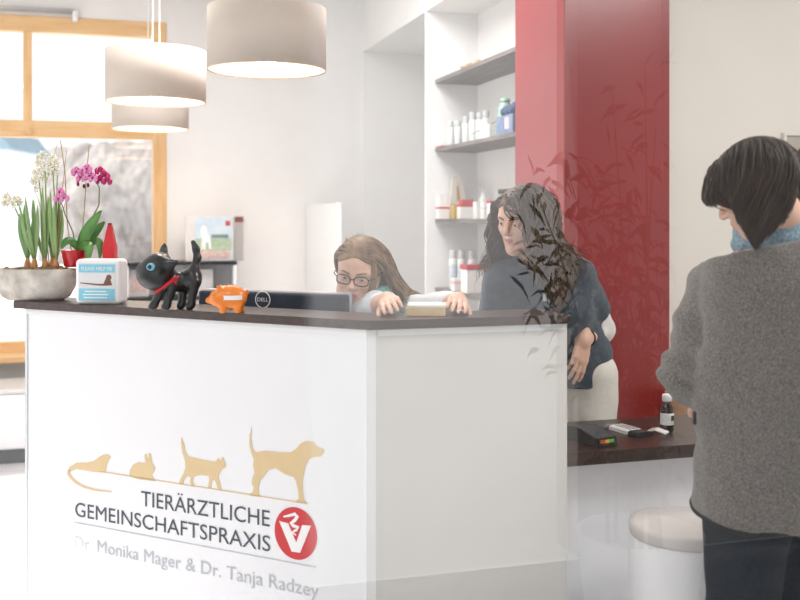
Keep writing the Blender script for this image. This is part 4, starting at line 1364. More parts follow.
# light wood cabinet behind the low desk
p0, p1 = at(671, 400, 3.98), at(712, 400, 3.98)
t = thing('wooden_cabinet', 'light wooden cabinet standing behind the low desk and the brown bottle', 'cabinet', (2.42, 3.50, 0))
M_lw = wood('pale_beech', (206, 172, 136), (224, 196, 164), 3.0, (8, 8, 1), 0.5)
zc2 = EYE + (218 - 396) / 1000 * 4.0
b = MB(); b.box((0, 0, zc2 / 2), (0.40, 0.30, zc2), bevel=0.003); b.build('body', M_lw, t)
for x in (-0.099, 0.099):
    d_ = MB().box((x, -0.16, zc2 / 2), (0.19, 0.018, zc2 - 0.02), bevel=0.002).build('door', M_lw, t)
    MB().sphere((x * 0.3, -0.178, zc2 * 0.55), 0.011, 12).build('knob', M_alu, d_)

# ================================================================== ON THE LOW DESK
def on_desk(px, py):
    d = (EYE - DZ) / (py - 218) * 1000
    return at(px, py, d)
# card terminal
p = on_desk(586, 440)
t = thing('card_terminal', 'black card terminal with a small coloured display lying on the low desk', 'card terminal', (p.x, p.y, DZ + 0.0005), YAW - math.radians(-28))
b = MB(); b.prism([(-0.10, 0), (0.075, 0), (0.085, 0.012), (0.08, 0.034), (0.0, 0.046), (-0.095, 0.026)], (-0.042, 0, 0), (0, 1, 0), (0, 0, 1), (0.084, 0, 0)); b.build('body', M_black, t)
b = MB(); b.prism([(-0.095, 0.027), (0.0, 0.047), (0.078, 0.0355), (0.076, 0.034), (0, 0.0455), (-0.094, 0.0255)], (-0.036, 0, 0), (0, 1, 0), (0, 0, 1), (0.072, 0, 0)); b.build('keypad', mat('dark_grey_keys', (44, 48, 52), 0.5, rgb2=(70, 76, 80), scale=220), t)
b = MB(); b.box((0, -0.101, 0.014), (0.06, 0.003, 0.02)); scn = b.build('display', mat('dark_display', (60, 52, 40), 0.2), t)
for x, cc in ((-0.018, (214, 76, 52)), (0.0, (224, 190, 60)), (0.018, (92, 190, 96))):
    MB().box((x, -0.1032, 0.016), (0.016, 0.0016, 0.010)).build('colour_field', mat('display_colour', cc, 0.3), scn)
cb_ = MB(); q0 = Vector((0.0, 0.082, 0.012))
cb_.tube([q0, (0.01, 0.12, 0.006), (0.06, 0.16, 0.005), (0.08, 0.20, 0.005)], 0.003, n=8)
cb_.build('cable', M_black, t)
# medicine syringe card: white and black strip
p = on_desk(627, 431.5)
q_ = on_desk(652, 439) - on_desk(604, 425)
t = thing('tablet_strip', 'white medicine tube with a dark end lying on the low desk', 'tube', (p.x, p.y, DZ + 0.0005), math.atan2(q_.y, q_.x) - PI / 2 + PI)
M_dks = mat('dark_strip', (52, 54, 58), 0.4, var=0.05)
def flat_body(name, y0, y1, w_, h_, m):
    return MB().prism([(-w_, 0), (w_, 0), (w_ * .94, h_ * .7), (w_ * .7, h_), (-w_ * .7, h_), (-w_ * .94, h_ * .7)], (0, y0, 0), (1, 0, 0), (0, 0, 1), (0, y1 - y0, 0)).build(name, m, t)
flat_body('body', -0.042, 0.052, 0.034, 0.014, M_wpl)
flat_body('dark_end', -0.085, -0.0425, 0.033, 0.0135, M_dks)
flat_body('crimped_end', 0.0525, 0.085, 0.026, 0.010, mat('foil', (170, 172, 174), 0.3, 0.6, rgb2=(90, 92, 96), scale=60))
for xx in (-0.014, 0.0, 0.013):
    MB().box((xx, 0.004, 0.0146), (0.0022, 0.08, 0.0012)).build('print_line', M_dks, t)
# folded paper
p = on_desk(657, 432.5)
t = thing('folded_leaflet', 'small folded white paper beside the brown bottle on the low desk', 'paper', (p.x, p.y, DZ + 0.0005), YAW - math.radians(32))
b = MB(); b.prism([(-0.032, 0), (-0.030, 0.004), (0.0, 0.012), (0.031, 0.005), (0.033, 0.0), (0.0, 0.009)], (0, -0.022, 0), (1, 0, 0), (0, 0, 1), (0, 0.044, 0)); b.build('sheet', M_wpl, t)
b = MB(); b.prism([(-0.020, 0.0085), (-0.002, 0.0130), (-0.002, 0.0138), (-0.021, 0.0092)], (0, -0.014, 0), (1, 0, 0), (0, 0, 1), (0, 0.028, 0)); b.build('flap', M_wpl, t)
# brown bottle
p = on_desk(667, 431)
t = thing('medicine_bottle', 'brown glass medicine bottle with a white cap and white label', 'bottle', (p.x, p.y, DZ + 0.0005), YAW)
M_bg = mat('brown_glass', (46, 24, 16), 0.12, var=0.1, coat=0.3)
r = 0.0215
b = MB(); b.lathe([(r * 0.9, 0), (r, 0.003), (r, 0.072), (r * 0.9, 0.082), (r * 0.62, 0.090), (r * 0.60, 0.100), (0, 0.100)], n=32, caps=False); b.build('body', M_bg, t)
b = MB(); b.lathe([(r * 1.01, 0.022), (r * 1.02, 0.0225), (r * 1.02, 0.060), (r * 1.01, 0.0605)], n=32, caps=False); lo = b.build('label', M_lab, t)
b = MB(); b.box((0.013, -0.0185, 0.045), (0.010, 0.003, 0.016), rot=Matrix.Rotation(0.6, 3, 'Z')); b.build('mark', mat('dark_mark', (50, 62, 54), 0.5), lo)
b = MB(); b.lathe([(r * 0.70, 0.098), (r * 0.74, 0.099), (r * 0.74, 0.118), (r * 0.66, 0.121), (0, 0.121)], n=32, caps=False); b.build('cap', M_wpl, t)

# ================================================================== WHITE ROUND STOOL IN FRONT OF THE LOW DESK
d = 2.86
p = at(687, 521, d)
t = thing('round_stool', 'white round drum stool in front of the low desk beside the customer', 'stool', (p.x, p.y, 0), 0)
zt_ = p.z; R_ = 0.0565 * d
b = MB(); b.lathe([(R_ * 0.97, 0.0), (R_, 0.012), (R_, zt_ - 0.045), (R_ * 0.985, zt_ - 0.038)], n=64); b.build('body', M_lam, t)
b = MB(); b.lathe([(R_ * 0.985, zt_ - 0.037), (R_ * 1.005, zt_ - 0.030), (R_ * 1.005, zt_ - 0.012), (R_ * 0.98, zt_ - 0.002), (R_ * 0.9, zt_), (0, zt_)], n=64, caps=False); b.build('cushion', mat('pale_grey_leatherette', (214, 208, 206), 0.5, var=0.02), t)

# ================================================================== PLANT BEHIND THE CAMERA (seen only as a reflection in the glass)
M_bam = mat('bamboo_leaf', (34, 52, 26), 0.5, rgb2=(58, 82, 40), scale=10)
M_cane = mat('bamboo_cane', (84, 92, 52), 0.5, var=0.15)
def mirror(px, py, d):
    q = at(px, py, d); return Vector((q.x, 1.5 - q.y, q.z))      # the glass stands at y = 0.75
bp0 = mirror(640, 520, 3.1)
t = thing('bamboo_plant', 'tall leafy bamboo plant in a white pot, seen reflected in the glass', 'plant', (bp0.x, bp0.y, 0))
r3 = np.random.default_rng(21)
b = MB(); b.lathe([(0.13, 0), (0.15, 0.01), (0.19, 0.42), (0.195, 0.45), (0.175, 0.45), (0.17, 0.40), (0, 0.40)], n=40, caps=False); b.build('pot', M_white, t)
lv = MB()
for k_ in range(13):
    d0 = 3.1 + r3.uniform(-0.12, 0.12)
    tip = [(645, 62), (612, 92), (656, 128), (560, 150), (535, 190), (590, 170), (632, 200), (520, 250), (570, 260), (648, 235), (610, 300), (545, 300), (650, 330)][k_]
    P1 = mirror(tip[0], tip[1], d0) - Vector((bp0.x, bp0.y, 0))
    P0 = Vector((r3.uniform(-0.08, 0.08), r3.uniform(-0.08, 0.08), 0.40))
    pts = []
    for i in range(14):
        u = i / 13
        q = P0.lerp(P1, u); q.x = P0.x + (P1.x - P0.x) * u ** 1.7; q.y = P0.y + (P1.y - P0.y) * u ** 1.5
        q.z += 0.05 * math.sin(u * PI); pts.append(q)
    c2 = MB(); c2.tube(pts, [0.0065 - 0.005 * i / 13 for i in range(14)], n=7); c2.build('cane', M_cane, t)
    for i in range(3, 14):
        for _ in range(3 if k_ < 3 else 7):
            q = pts[i] + Vector(r3.normal(size=3)) * 0.045
            dr = Vector((r3.uniform(-1, 1), r3.uniform(-.5, .5), r3.uniform(-0.9, 0.25))).normalized()
            ln, wd_ = r3.uniform(0.045, 0.085), r3.uniform(0.006, 0.011)
            sd = dr.cross(Vector(r3.normal(size=3))).normalized()
            up = sd.cross(dr) * 0.004
            vs = [q, q + dr * ln * .3 - sd * wd_, q + dr * ln * .3 + up, q + dr * ln * .3 + sd * wd_, q + dr * ln * .65 - sd * wd_ * .8, q + dr * ln * .65 + up, q + dr * ln * .65 + sd * wd_ * .8, q + dr * ln - Vector((0, 0, 0.02))]
            lv.add(vs, [(0, 1, 2), (0, 2, 3), (1, 4, 5, 2), (2, 5, 6, 3), (4, 7, 5), (5, 7, 6)], 0, True)
tag(lv.build('foliage', M_bam, t), kind='stuff')

# unseen dark mat, added to dim the floor's reflection in the glass
mt = thing('added_dark_mat', 'dark grey mat behind the viewer, added to darken the reflected floor', 'mat', (1.7, -1.85, 0))
MB().box((0, 0, 0.006), (3.6, 0.8, 0.012), bevel=0.003).build('pile', mat('charcoal_mat', (62, 62, 64), 0.95, rgb2=(80, 80, 82), scale=120, bump=0.5), mt)
MB().box((0, 0.41, 0.005), (3.64, 0.03, 0.010), bevel=0.002).build('border', M_black, mt)
# ================================================================== PEOPLE
M_skin = mat('fair_skin', (222, 176, 154), 0.5, rgb2=(232, 190, 170), scale=18, bump=0.03, bscale=300)
M_lips = mat('lips', (202, 136, 128), 0.42, var=0.05)
M_sclera = mat('eye_sclera', (206, 198, 192), 0.25, var=0.01)
M_iris_b = mat('brown_iris', (74, 52, 38), 0.15, var=0.15, scale=200)
M_iris_g = mat('grey_blue_iris', (66, 84, 96), 0.15, var=0.15, scale=200)
M_pupil = mat('pupil', (10, 10, 12), 0.1)
def hairmat(name, c1, c2):
    m = mat(name, c1, 0.55, rgb2=c2, scale=26, stretch=(1, 1, 0.35), spec=0.35)
    return m
M_hair_d = hairmat('dark_brown_hair', (58, 43, 35), (112, 88, 72))
M_hair_k = hairmat('near_black_hair', (30, 23, 21), (60, 46, 40))
M_hair_b = hairmat('dark_blond_hair', (112, 86, 62), (166, 136, 104))


def cam_frame(base_px, base_d):
    """Floor point of a figure and a map from (photo px, px, distance) to its own axes (x right, y away, z up)."""
    bx = (base_px - 400) / 1000 * base_d
    b = at(base_px, 218, base_d); b.z = 0
    def J(px, py, d):
        return np.array([(px - 400) / 1000 * d - bx, d - base_d, EYE + (218 - py) / 1000 * d], np.float32)
    return b, J


def frame_from(y, z):
    y = Vector(y).normalized(); z = Vector(z)
    x = y.cross(z).normalized(); z = x.cross(y)
    return Matrix((x, y, z)).transposed()


def pose(R, p):
    M = R.to_4x4(); M.translation = Vector([float(v) for v in p]); return M


def head_sdf(s=0.93, mouth=0.0, lid=0.35):
    h = SDF()
    q = lambda *a: tuple(v * s for v in a)
    h.ell(q(0, -.018, .034), q(.076, .097, .086), k=0.01)
    h.ell(q(0, .022, -.030), q(.062, .066, .082), k=0.03 * s)
    h.ell(q(0, .040, .046), q(.058, .043, .048), k=0.03 * s)                   # forehead
    h.cap(q(0, .030, -.062), q(0, .066, -.098), .046 * s, .0175 * s, k=0.03 * s)   # chin
    for x in (-1, 1):
        h.chain([q(x * .054, -.002, -.028), q(x * .046, .020, -.070), q(x * .012, .064, -.098)], [.018 * s, .016 * s, .015 * s], k=0.03 * s)
        h.ell(q(x * .040, .056, -.020), q(.022, .020, .020), k=0.025 * s)        # cheek
        h.cap(q(x * .014, .080, .024), q(x * .046, .067, .024), .0095 * s, .009 * s, k=0.016 * s)   # brow
    for x in (-1, 1):
        h.ell(q(x * .031, .091, .006), q(.0165, .0135, .0105), k=0.012 * s, sub=True)   # eye socket
    h.cap(q(0, .083, .016), q(0, .104, -.020), .0075 * s, .0105 * s, k=0.012 * s)   # nose
    h.ell(q(0, .100, -.024), q(.0105, .010, .0085), k=0.006 * s)
    for x in (-1, 1):
        h.ell(q(x * .0115, .0925, -.0255), q(.0075, .009, .0065), k=0.006 * s)
        h.ell(q(x * .006, .098, -.0335), q(.0035, .004, .003), k=0.003 * s, sub=True)
    h.ell(q(0, .078, -.052), q(.026, .014, .018), k=0.012 * s)                   # mouth mound
    h.chain([q(-.020, .0795, -.0535), q(-.007, .0905, -.0500), q(0, .0905, -.0512), q(.007, .0905, -.0500), q(.020, .0795, -.0535)], [.002 * s, .0048 * s, .0046 * s, .0048 * s, .002 * s], k=0.004 * s)
    h.chain([q(-.018, .0790, -.0565), q(0, .0895, -.0615), q(.018, .0790, -.0565)], [.002 * s, .0060 * s, .002 * s], k=0.004 * s)
    h.chain([q(-.021, .0815, -.0550), q(0, .0965, -.0562), q(.021, .0815, -.0550)], [.0012 * s, .0016 * s, .0012 * s], k=0.002 * s)
    h.ops[-2:] = [o[:6] + (True,) + o[7:] for o in h.ops[-2:]]                    # lip line cut in
    for x in (-1, 1):                                                            # lids around the eyeball
        c = np.array(q(x * .031, .0745, .0065), np.float32)
        h.ell(c + np.array(q(0, -.001, .0), np.float32), q(.0150, .0150, .0135), k=0.003 * s)
        # opening between the lids
        h.ell(c + np.array(q(0, .0125, -.0015 + .0015 * (1 - lid)), np.float32), q(.0120, .0085, .0022 + .0034 * lid), k=0.0018 * s, sub=True)
        h.ecap(q(x * .074, -.012, .014), q(x * .071, -.006, -.022), .016 * s, .010 * s, (0.45, 0.9, 1), np.eye(3), k=0.008 * s)   # ear
        h.ell(q(x * .081, -.008, .004), q(.005, .008, .016), k=0.004 * s, sub=True)
    return h


def is_lip(s=0.93):
    def f(q):   # q in head axes
        x, y, z = q[:, 0] / s, q[:, 1] / s, q[:, 2] / s
        up = (np.abs(x) < .0175) & (z < -.0462 - np.abs(np.abs(x) - .006) * .12) & (z > -.0562) & (y > .079)
        lo = (np.abs(x) < .0160) & (z <= -.0555) & (z > -.0668 + np.abs(x) * .42) & (y > .077)
        return up | lo
    return f


def hand_sdf(side=1, curl=(0.3, 0.3, 0.3, 0.3), thumb=0.3, spread=0.06, s=0.95):
    """Wrist at the origin, fingers along +y, back of the hand +z, thumb on +x*side."""
    h = SDF()
    xs = [0.028, 0.0095, -0.0095, -0.027]
    ln = [(.040, .024, .019), (.045, .028, .020), (.042, .026, .019), (.032, .019, .017)]
    ky = [.084, .088, .084, .076]
    h.ell((0, .045 * s, 0), (.036 * s, .050 * s, .0135 * s), k=0.01)
    h.cap((0, -.03 * s, 0), (0, .015 * s, 0), .024 * s, .023 * s, k=0.02)
    for i in range(4):
        x = xs[i] * side * s
        h.cap((x * .55, .018 * s, 0), (x, ky[i] * s, 0.001), .0125 * s, .0105 * s, k=0.008)
    for i in range(4):
        x = xs[i] * side * s
        p = np.array([x, ky[i] * s, 0.001]); a = curl[i] * 0.7
        sp = -spread * (i - 1.5) * side
        r = [.0094, .0084, .0077, .0068] if i < 3 else [.0084, .0075, .0068, .006]
        for j in range(3):
            d = np.array([math.sin(sp) * math.cos(a), math.cos(sp) * math.cos(a), -math.sin(a)])
            n = p + d * ln[i][j] * s
            h.cap(p, n, r[j] * s, r[j + 1] * s, k=0.0035 if j == 0 else 0.003)
            p = n; a += curl[i] * (1.1 if j == 0 else 0.8)
    t = thumb
    b0 = np.array([.020 * side, .018, -.006]) * s
    b1 = b0 + np.array([.022 * side, .028, -.010 - .012 * t]) * s
    b2 = b1 + np.array([(.014 - .016 * t) * side, .026, -.006 - .012 * t]) * s
    b3 = b2 + np.array([(.006 - .016 * t) * side, .023, -.004 - .010 * t]) * s
    h.cap(b0, b1, .0150 * s, .0118 * s, k=0.010)
    h.cap(b1, b2, .0105 * s, .0092 * s, k=0.004)
    h.cap(b2, b3, .0090 * s, .0070 * s, k=0.003)
    return h


def lerp(a, b, t):
    return a + (b - a) * t


def strands(roots, dirs, coll, steps, step, grav, clear, stiff=0.75, comb=None, ramp=10.0):
    """Locks grown from roots: they keep their direction, sag, and slide over coll."""
    p = roots.copy(); v = dirs.copy(); out = [p.copy()]
    g = np.array([0, 0, -1.0])
    for i in range(steps):
        v = v * stiff + g * grav[:, None] * (1 - stiff) * 1.2
        if comb is not None:
            v += comb(p, i)
        v /= np.linalg.norm(v, axis=1)[:, None]
        p = p + v * step[:, None]
        for _ in range(2):
            e = 0.004
            d = coll(p)
            gx = np.stack([coll(p + np.array(o, np.float32) * e) - d for o in ((1, 0, 0), (0, 1, 0), (0, 0, 1))], 1)
            gn = gx / (np.linalg.norm(gx, axis=1)[:, None] + 1e-9)
            push = np.clip(0.003 + (clear - 0.003) * min(1.0, i / ramp) - d, 0, None)
            p = p + gn * push[:, None]
        v2 = p - out[-1]
        v = v2 / (np.linalg.norm(v2, axis=1)[:, None] + 1e-9)
        out.append(p.copy())
    return np.stack(out, 1)          # N, steps+1, 3


def strand_mesh(S, rad, amp, turns, seed=0, sides=4, flat=0.55):
    r = np.random.default_rng(seed)
    N, K, _ = S.shape
    T = np.gradient(S, axis=1); T /= np.linalg.norm(T, axis=2)[..., None] + 1e-9
    ref = r.normal(size=(N, 1, 3)); U = ref - T * (ref * T).sum(2)[..., None]
    U /= np.linalg.norm(U, axis=2)[..., None] + 1e-9
    W = np.cross(T, U)
    u = np.linspace(0, 1, K)[None, :, None]
    ph = r.uniform(0, 6.28, (N, 1, 1)); fr = (turns * r.uniform(0.7, 1.3, (N, 1, 1)))
    A = amp * np.clip(u * 2.2 - 0.25, 0, 1) * r.uniform(0.5, 1.3, (N, 1, 1))
    C = S + A * (U * np.cos(ph + fr * 6.28 * u) + W * np.sin(ph + fr * 6.28 * u) * 0.8)
    prof = np.clip(np.minimum(u * 12 + 0.5, 1), 0, 1) * np.clip((1.02 - u) * 3.2, 0.06, 1)
    R = rad * r.uniform(0.6, 1.25, (N, 1, 1)) * prof
    vs = []
    for k in range(sides):
        a = 2 * PI * k / sides
        vs.append(C + R * (U * math.cos(a) + W * math.sin(a) * flat))
    V = np.stack(vs, 2)              # N K sides 3
    idx = np.arange(N * K * sides).reshape(N, K, sides)
    nx = np.roll(idx, -1, 2)
    q = np.stack([idx[:, :-1], nx[:, :-1], nx[:, 1:], idx[:, 1:]], -1).reshape(-1, 4)
    return V.reshape(-1, 3), q


def join_nets(*vq):
    vs, qs, o = [], [], 0
    for v, q in vq:
        vs.append(v); qs.append(q + o); o += len(v)
    return np.concatenate(vs), np.concatenate(qs)


def scalp_roots(n, seed, hairline, s=0.93, part=0.0):
    """Random points over the scalp in head axes."""
    r = np.random.default_rng(seed)
    c = np.array([0, -.018, .034]) * s; rad = np.array([.078, .099, .088]) * s
    P = []
    while len(P) < n:
        d = r.normal(size=3); d /= np.linalg.norm(d)
        p = c + d * rad
        if hairline(p / s):
            P.append(p)
    return np.array(P)


def to_world(M, P):
    R = np.array(M.to_3x3()); return P @ R.T + np.array(M.translation)


def std_hairline(p):
    x, y, z = p
    if y > 0.045: return z > 0.056 + .018 * math.exp(-(x / .034) ** 2)
    if y > -0.01: return z > 0.022 + max(0, y) * 0.9
    return z > -0.055 + (y + .01) * 0.25


def scalp_cap(s=0.93, grow=0.004):
    c = SDF()
    q = lambda *a: tuple(v * s for v in a)
    c.ell(q(0, -.018, .036), tuple(v * s + grow for v in (.077, .098, .088)), k=0.01)
    c.ell(q(0, .040, .048), tuple(v * s + grow for v in (.057, .043, .050)), k=0.02)
    def cut(P, D):
        x, y, z = P[:, 0] / s, P[:, 1] / s, P[:, 2] / s
        line = np.where(y > 0.02, 0.030 + (y - 0.02) * 0.56 + 0.018 * np.exp(-(x / .034) ** 2) * np.clip((y - .02) / .05, 0, 1), np.where(y > -0.02, 0.0 + (y + 0.02) * 0.75, -0.062))
        return np.maximum(D, (line - z) * s * 0.8)
    c.func(cut)
    return c


def add_eyes(parent, M, look, iris, s=0.93, r=0.0122):
    for x in (-1, 1):
        c = M @ Vector((x * .031 * s, .0745 * s, .0065 * s))
        n = (M.to_3x3() @ Vector(look)).normalized()
        b = MB()
        R = Vector((0, 0, 1)).rotation_difference(n).to_matrix()
        b.sphere(c, r * s, 28, 0)
        b.lathe([(0.0058 * s, r * s * 0.885), (0.0050 * s, r * s * 0.935), (0.0026 * s, r * s * 1.002)], c, 22, 1, n, caps=False)
        b.lathe([(0.0026 * s, r * s * 1.003), (0.0012 * s, r * s * 1.012), (0, r * s * 1.014)], c, 18, 2, n, caps=False)
        b.build('eye', [M_sclera, iris, M_pupil], parent)


def add_brows(parent, M, m, s=0.93, lift=0.0):
    for x in (-1, 1):
        b = MB()
        pts = [M @ Vector((x * a * s, yy * s, (zz + lift) * s)) for a, yy, zz in ((.012, .0945, .0255), (.026, .0925, .0300), (.038, .0855, .0308), (.050, .073, .0260))]
        b.tube(pts, [.0028 * s, .0040 * s, .0034 * s, .0012 * s], n=8, flat=0.8)
        b.build('eyebrow', m, parent)
# ------------------------------------------------------------------ woman standing behind the counter
M_polo = mat('slate_navy_jersey', (62, 72, 84), 0.85, rgb2=(74, 85, 98), scale=40, bump=0.2, bscale=260, sheen=0.15)
M_wsl = mat('white_cotton', (232, 230, 226), 0.85, var=0.02, scale=30, bump=0.15, bscale=120)
M_trou = mat('white_trousers', (226, 222, 214), 0.85, var=0.02, scale=20, bump=0.15, bscale=90)
M_shoe = mat('dark_shoe', (48, 46, 48), 0.5, var=0.1)
M_gold2 = mat('gold_ring', (212, 168, 84), 0.2, 1.0, var=0.03)
base, J = cam_frame(580, 3.74)
t = thing('person', 'woman with long wavy dark hair and navy polo standing behind the counter', 'person', base, YAW)
HS = 0.92
head_c = J(521.5, 219.5, 3.46)
fd = Vector((-0.66, -0.70, -0.29)).normalized()
Hm = pose(frame_from(fd, (0.10, -0.05, 1)), head_c)
pel, che, nck = J(570, 368, 3.74), J(548, 302, 3.62), J(537, 262, 3.545)
shR, shL = J(504, 281, 3.53), J(577, 277, 3.58)           # image left, image right
elR, wrR = J(492, 336, 3.56), J(508, 388, 3.44)
elL, wrL = J(600.5, 329, 3.79), J(583.5, 340, 3.565)
Rt = frame_from((-0.25, -0.95, -0.1), np.array(nck - pel, float))
Rp = frame_from((-0.25, -0.97, 0), (0, 0, 1))
xax = np.array(Rt.col[0], np.float32) if False else np.array([Rp[0][0], Rp[1][0], Rp[2][0]], np.float32)
hipA, hipB = pel + xax * 0.085 + np.array([0, 0, -.03], np.float32), pel - xax * 0.085 + np.array([0, 0, -.03], np.float32)
s = SDF()
s.ell(pel, (.122, .092, .105), Rp, k=0.03)
s.ecap(pel, che, .104, .112, (1.12, .78, 1), Rt, k=0.05)
s.ell(lerp(che, nck, .1), (.148, .10, .15), Rt, k=0.05)
s.cap(shR, shL, .05, .05, k=0.05)
s.cap(lerp(nck, che, .3), nck, .07, .056, k=0.04)
s.cap(nck, head_c + np.array(Hm.to_3x3() @ Vector((0, -.02, -.07)), np.float32), .053, .048, k=0.03)
s.chain([shR, elR, wrR], [.046, .038, .026], k=0.02)
s.chain([shL, elL, wrL], [.046, .038, .026], k=0.02)
for hp, sd in ((hipA, 1), (hipB, -1)):
    foot = np.array([hp[0] * 0.9 + sd * 0.0, hp[1] * 0.5, 0.07], np.float32)
    kn = lerp(hp, foot, .52) + np.array([0, -.03, 0], np.float32)
    s.chain([hp, kn, foot], [.074, .054, .037], k=0.04)
    toe = foot + np.array([-.05, -.13, -.035], np.float32)
    s.cap(foot + np.array([0, 0, -.03], np.float32), toe, .036, .03, k=0.03)
body_only = SDF(); body_only.ops = list(s.ops)
# hands: near hand hangs over the inner edge, fingers down
hl = hand_sdf(-1, (0.25, 0.22, 0.3, 0.4), 0.35, 0.04, 0.88)
MhL = pose(frame_from(J(577, 372, 3.535) - wrL, (0.35, -0.93, 0.1)), wrL)
s.merge(hl, MhL)
hr = hand_sdf(1, (0.4, 0.4, 0.45, 0.5), 0.3, 0.05, 0.95)
s.merge(hr, pose(frame_from((0.25, -0.3, -0.9), (-.2, -1, 0)), wrR))
hd = head_sdf(HS, lid=0.30)
hd2 = SDF().merge(hd, Hm)
s.func(lambda P, D, h=hd2: (lambda d2: np.minimum(D, d2) - np.maximum(0.02 - np.abs(D - d2), 0) ** 2 / 0.08)(h(P)))
lo, hi = (-0.42, -0.48, -0.01), (0.30, 0.22, 1.62)
vq = s.mesh(lo, hi, 0.0034)
Ri = np.array(Hm.to_3x3()); Ti = np.array(Hm.translation)
lipf = is_lip(HS)
o = net_obj('body', vq, [M_skin, M_lips], t, mi=lambda c: lipf((c - Ti) @ Ri).astype(int))
add_eyes(t, Hm, (0.10, 1, -0.12), M_iris_b, HS)
add_brows(t, Hm, M_hair_d, HS)
# white trousers
s = SDF()
s.ell(pel, (.138, .110, .125), Rp, k=0.03)
for hp, sd in ((hipA, 1), (hipB, -1)):
    foot = np.array([hp[0] * 0.9, hp[1] * 0.5, 0.07], np.float32)
    kn = lerp(hp, foot, .52) + np.array([0, -.03, 0], np.float32)
    s.chain([hp, kn, foot], [.094, .074, .062], k=0.04)
s.plane(pel + np.array([0, 0, .075], np.float32), (0, 0, 1))
s.plane((0, 0, 0.05), (0, 0, -1))
s.func(lambda P, D: D + 0.003 * bump_field(P, 45, 8))
net_obj('trousers', s.mesh((-0.35, -0.3, 0), (0.32, 0.25, 1.1), 0.007), M_trou, t)
for hp in (hipA, hipB):
    foot = np.array([hp[0] * 0.9, hp[1] * 0.5, 0.05], np.float32)
    s = SDF(); s.cap(foot, foot + np.array([-.05, -.14, -.012], np.float32), .046, .04, k=0.02); s.plane((0, 0, 0.0), (0, 0, -1), 0.003)
    net_obj('shoe', s.mesh(foot - 0.22, foot + 0.15, 0.006), M_shoe, t)
# long-sleeved white top: what shows is the sleeve below the polo's
for sh, el, wr, u in ((shL, elL, wrL, 0.42), (shR, elR, wrR, 0.75)):
    s = SDF(); a = lerp(el, wr, u)
    s.chain([lerp(sh, el, .25), el, a], [.058, .053, .044], k=0.02)
    d_ = (a - el) / np.linalg.norm(a - el)
    s.plane(a, d_, 0.004)
    s.func(lambda P, D: D + 0.0035 * bump_field(P, 85, 3))
    net_obj('sleeve', s.mesh(np.minimum(np.minimum(sh, el), a) - .09, np.maximum(np.maximum(sh, el), a) + .09, 0.005), M_wsl, t)
# navy polo
s = SDF()
s.ecap(pel + np.array([0, 0, .04], np.float32), che, .128, .132, (1.12, .82, 1), Rt, k=0.05)
s.ell(lerp(che, nck, .1), (.165, .122, .165), Rt, k=0.05)
s.ecap(pel + np.array([.004, 0, .02], np.float32), pel + np.array([.012, 0, -.16], np.float32), .140, .140, (1.06, .86, 1), Rp, k=0.05)
s.cap(shR, shL, .065, .065, k=0.05)
s.cap(lerp(nck, che, .25), nck, .092, .070, k=0.03)
for sh, el in ((shR, elR), (shL, elL)):
    sl = SDF(); sl.chain([sh, lerp(sh, el, 1.0)], [.066, .066], k=0.0)
    d_ = (el - sh) / np.linalg.norm(el - sh)
    sl.plane(lerp(sh, el, .66), d_, 0.003)
    s.func(lambda P, D, sl=sl: (lambda d2: np.minimum(D, d2) - np.maximum(0.02 - np.abs(D - d2), 0) ** 2 / 0.08)(sl(P)))
ht = pel + np.array([0, 0, -.075], np.float32)
def hem(P, D):
    z = ht[2] + 0.015 - 0.03 * (P[:, 0] - pel[0])
    near_t = np.linalg.norm(P[:, :2] - pel[:2], axis=1) < 0.5
    return np.where(P[:, 2] < pel[2] + .2, np.maximum(D, z - P[:, 2]), D)
s.func(hem)
nd = np.array(Hm.translation, np.float32) - nck; nd /= np.linalg.norm(nd)
s.cap(nck + nd * 0.012, nck + nd * 0.12, .056, .075, k=0.004, sub=True)
fw3 = np.array([-.25, -.95, -.1], np.float32)
s.cap(nck + nd * .04 + fw3 * .05, lerp(nck, che, .55) + fw3 * .16, .032, .004, k=0.004, sub=True)      # open placket
def folds(P, D):
    w = bump_field(P * np.array([1, 1, 0.6]), 26, 5) * 0.006 + bump_field(P, 60, 6) * 0.0025
    return D + w
s.func(folds)
for sh, el in ((shR, elR), (shL, elL)):
    pass
net_obj('polo_shirt', s.mesh((-0.42, -0.42, 0.55), (0.34, 0.25, 1.45), 0.0055), M_polo, t)
# collar flaps
for sx, sh in ((-1, shR), (1, shL)):
    b = MB()
    c0 = nck - nd * 0.02 + fw3 * 0.085
    e1 = lerp(nck, sh, 0.48) + nd * 0.028
    back = nck - fw3 * 0.055 + nd * 0.04
    pts = [Vector(map(float, c0)) + Vector((sx * .012, -.012, .0)), Vector(map(float, lerp(c0, e1, .55) + fw3 * .035)), Vector(map(float, e1)), Vector(map(float, lerp(e1, back, .6))), Vector(map(float, back))]
    b.tube(pts, [.012, .021, .021, .018, .014], n=10, flat=0.35)
    b.build('collar', M_polo, t)
# clip badge at the placket
bp = Vector(map(float, lerp(nck, che, .62) + fw3 * .135)) + Vector((.015, -.012, 0))
b = MB(); b.tube([Vector(map(float, nck + fw3 * .07)) + Vector((-.045, 0, -.01)), bp + Vector((-.01, .0, .05)), bp], .0022, n=6); b.tube([Vector(map(float, nck + fw3 * .07)) + Vector((.055, 0, -.01)), bp + Vector((.01, 0, .05)), bp], .0022, n=6)
b.build('lanyard', M_black, t)
MB().box(bp + Vector((0, -.006, -.012)), (.016, .010, .03), bevel=.003).build('clip', M_alu, t)
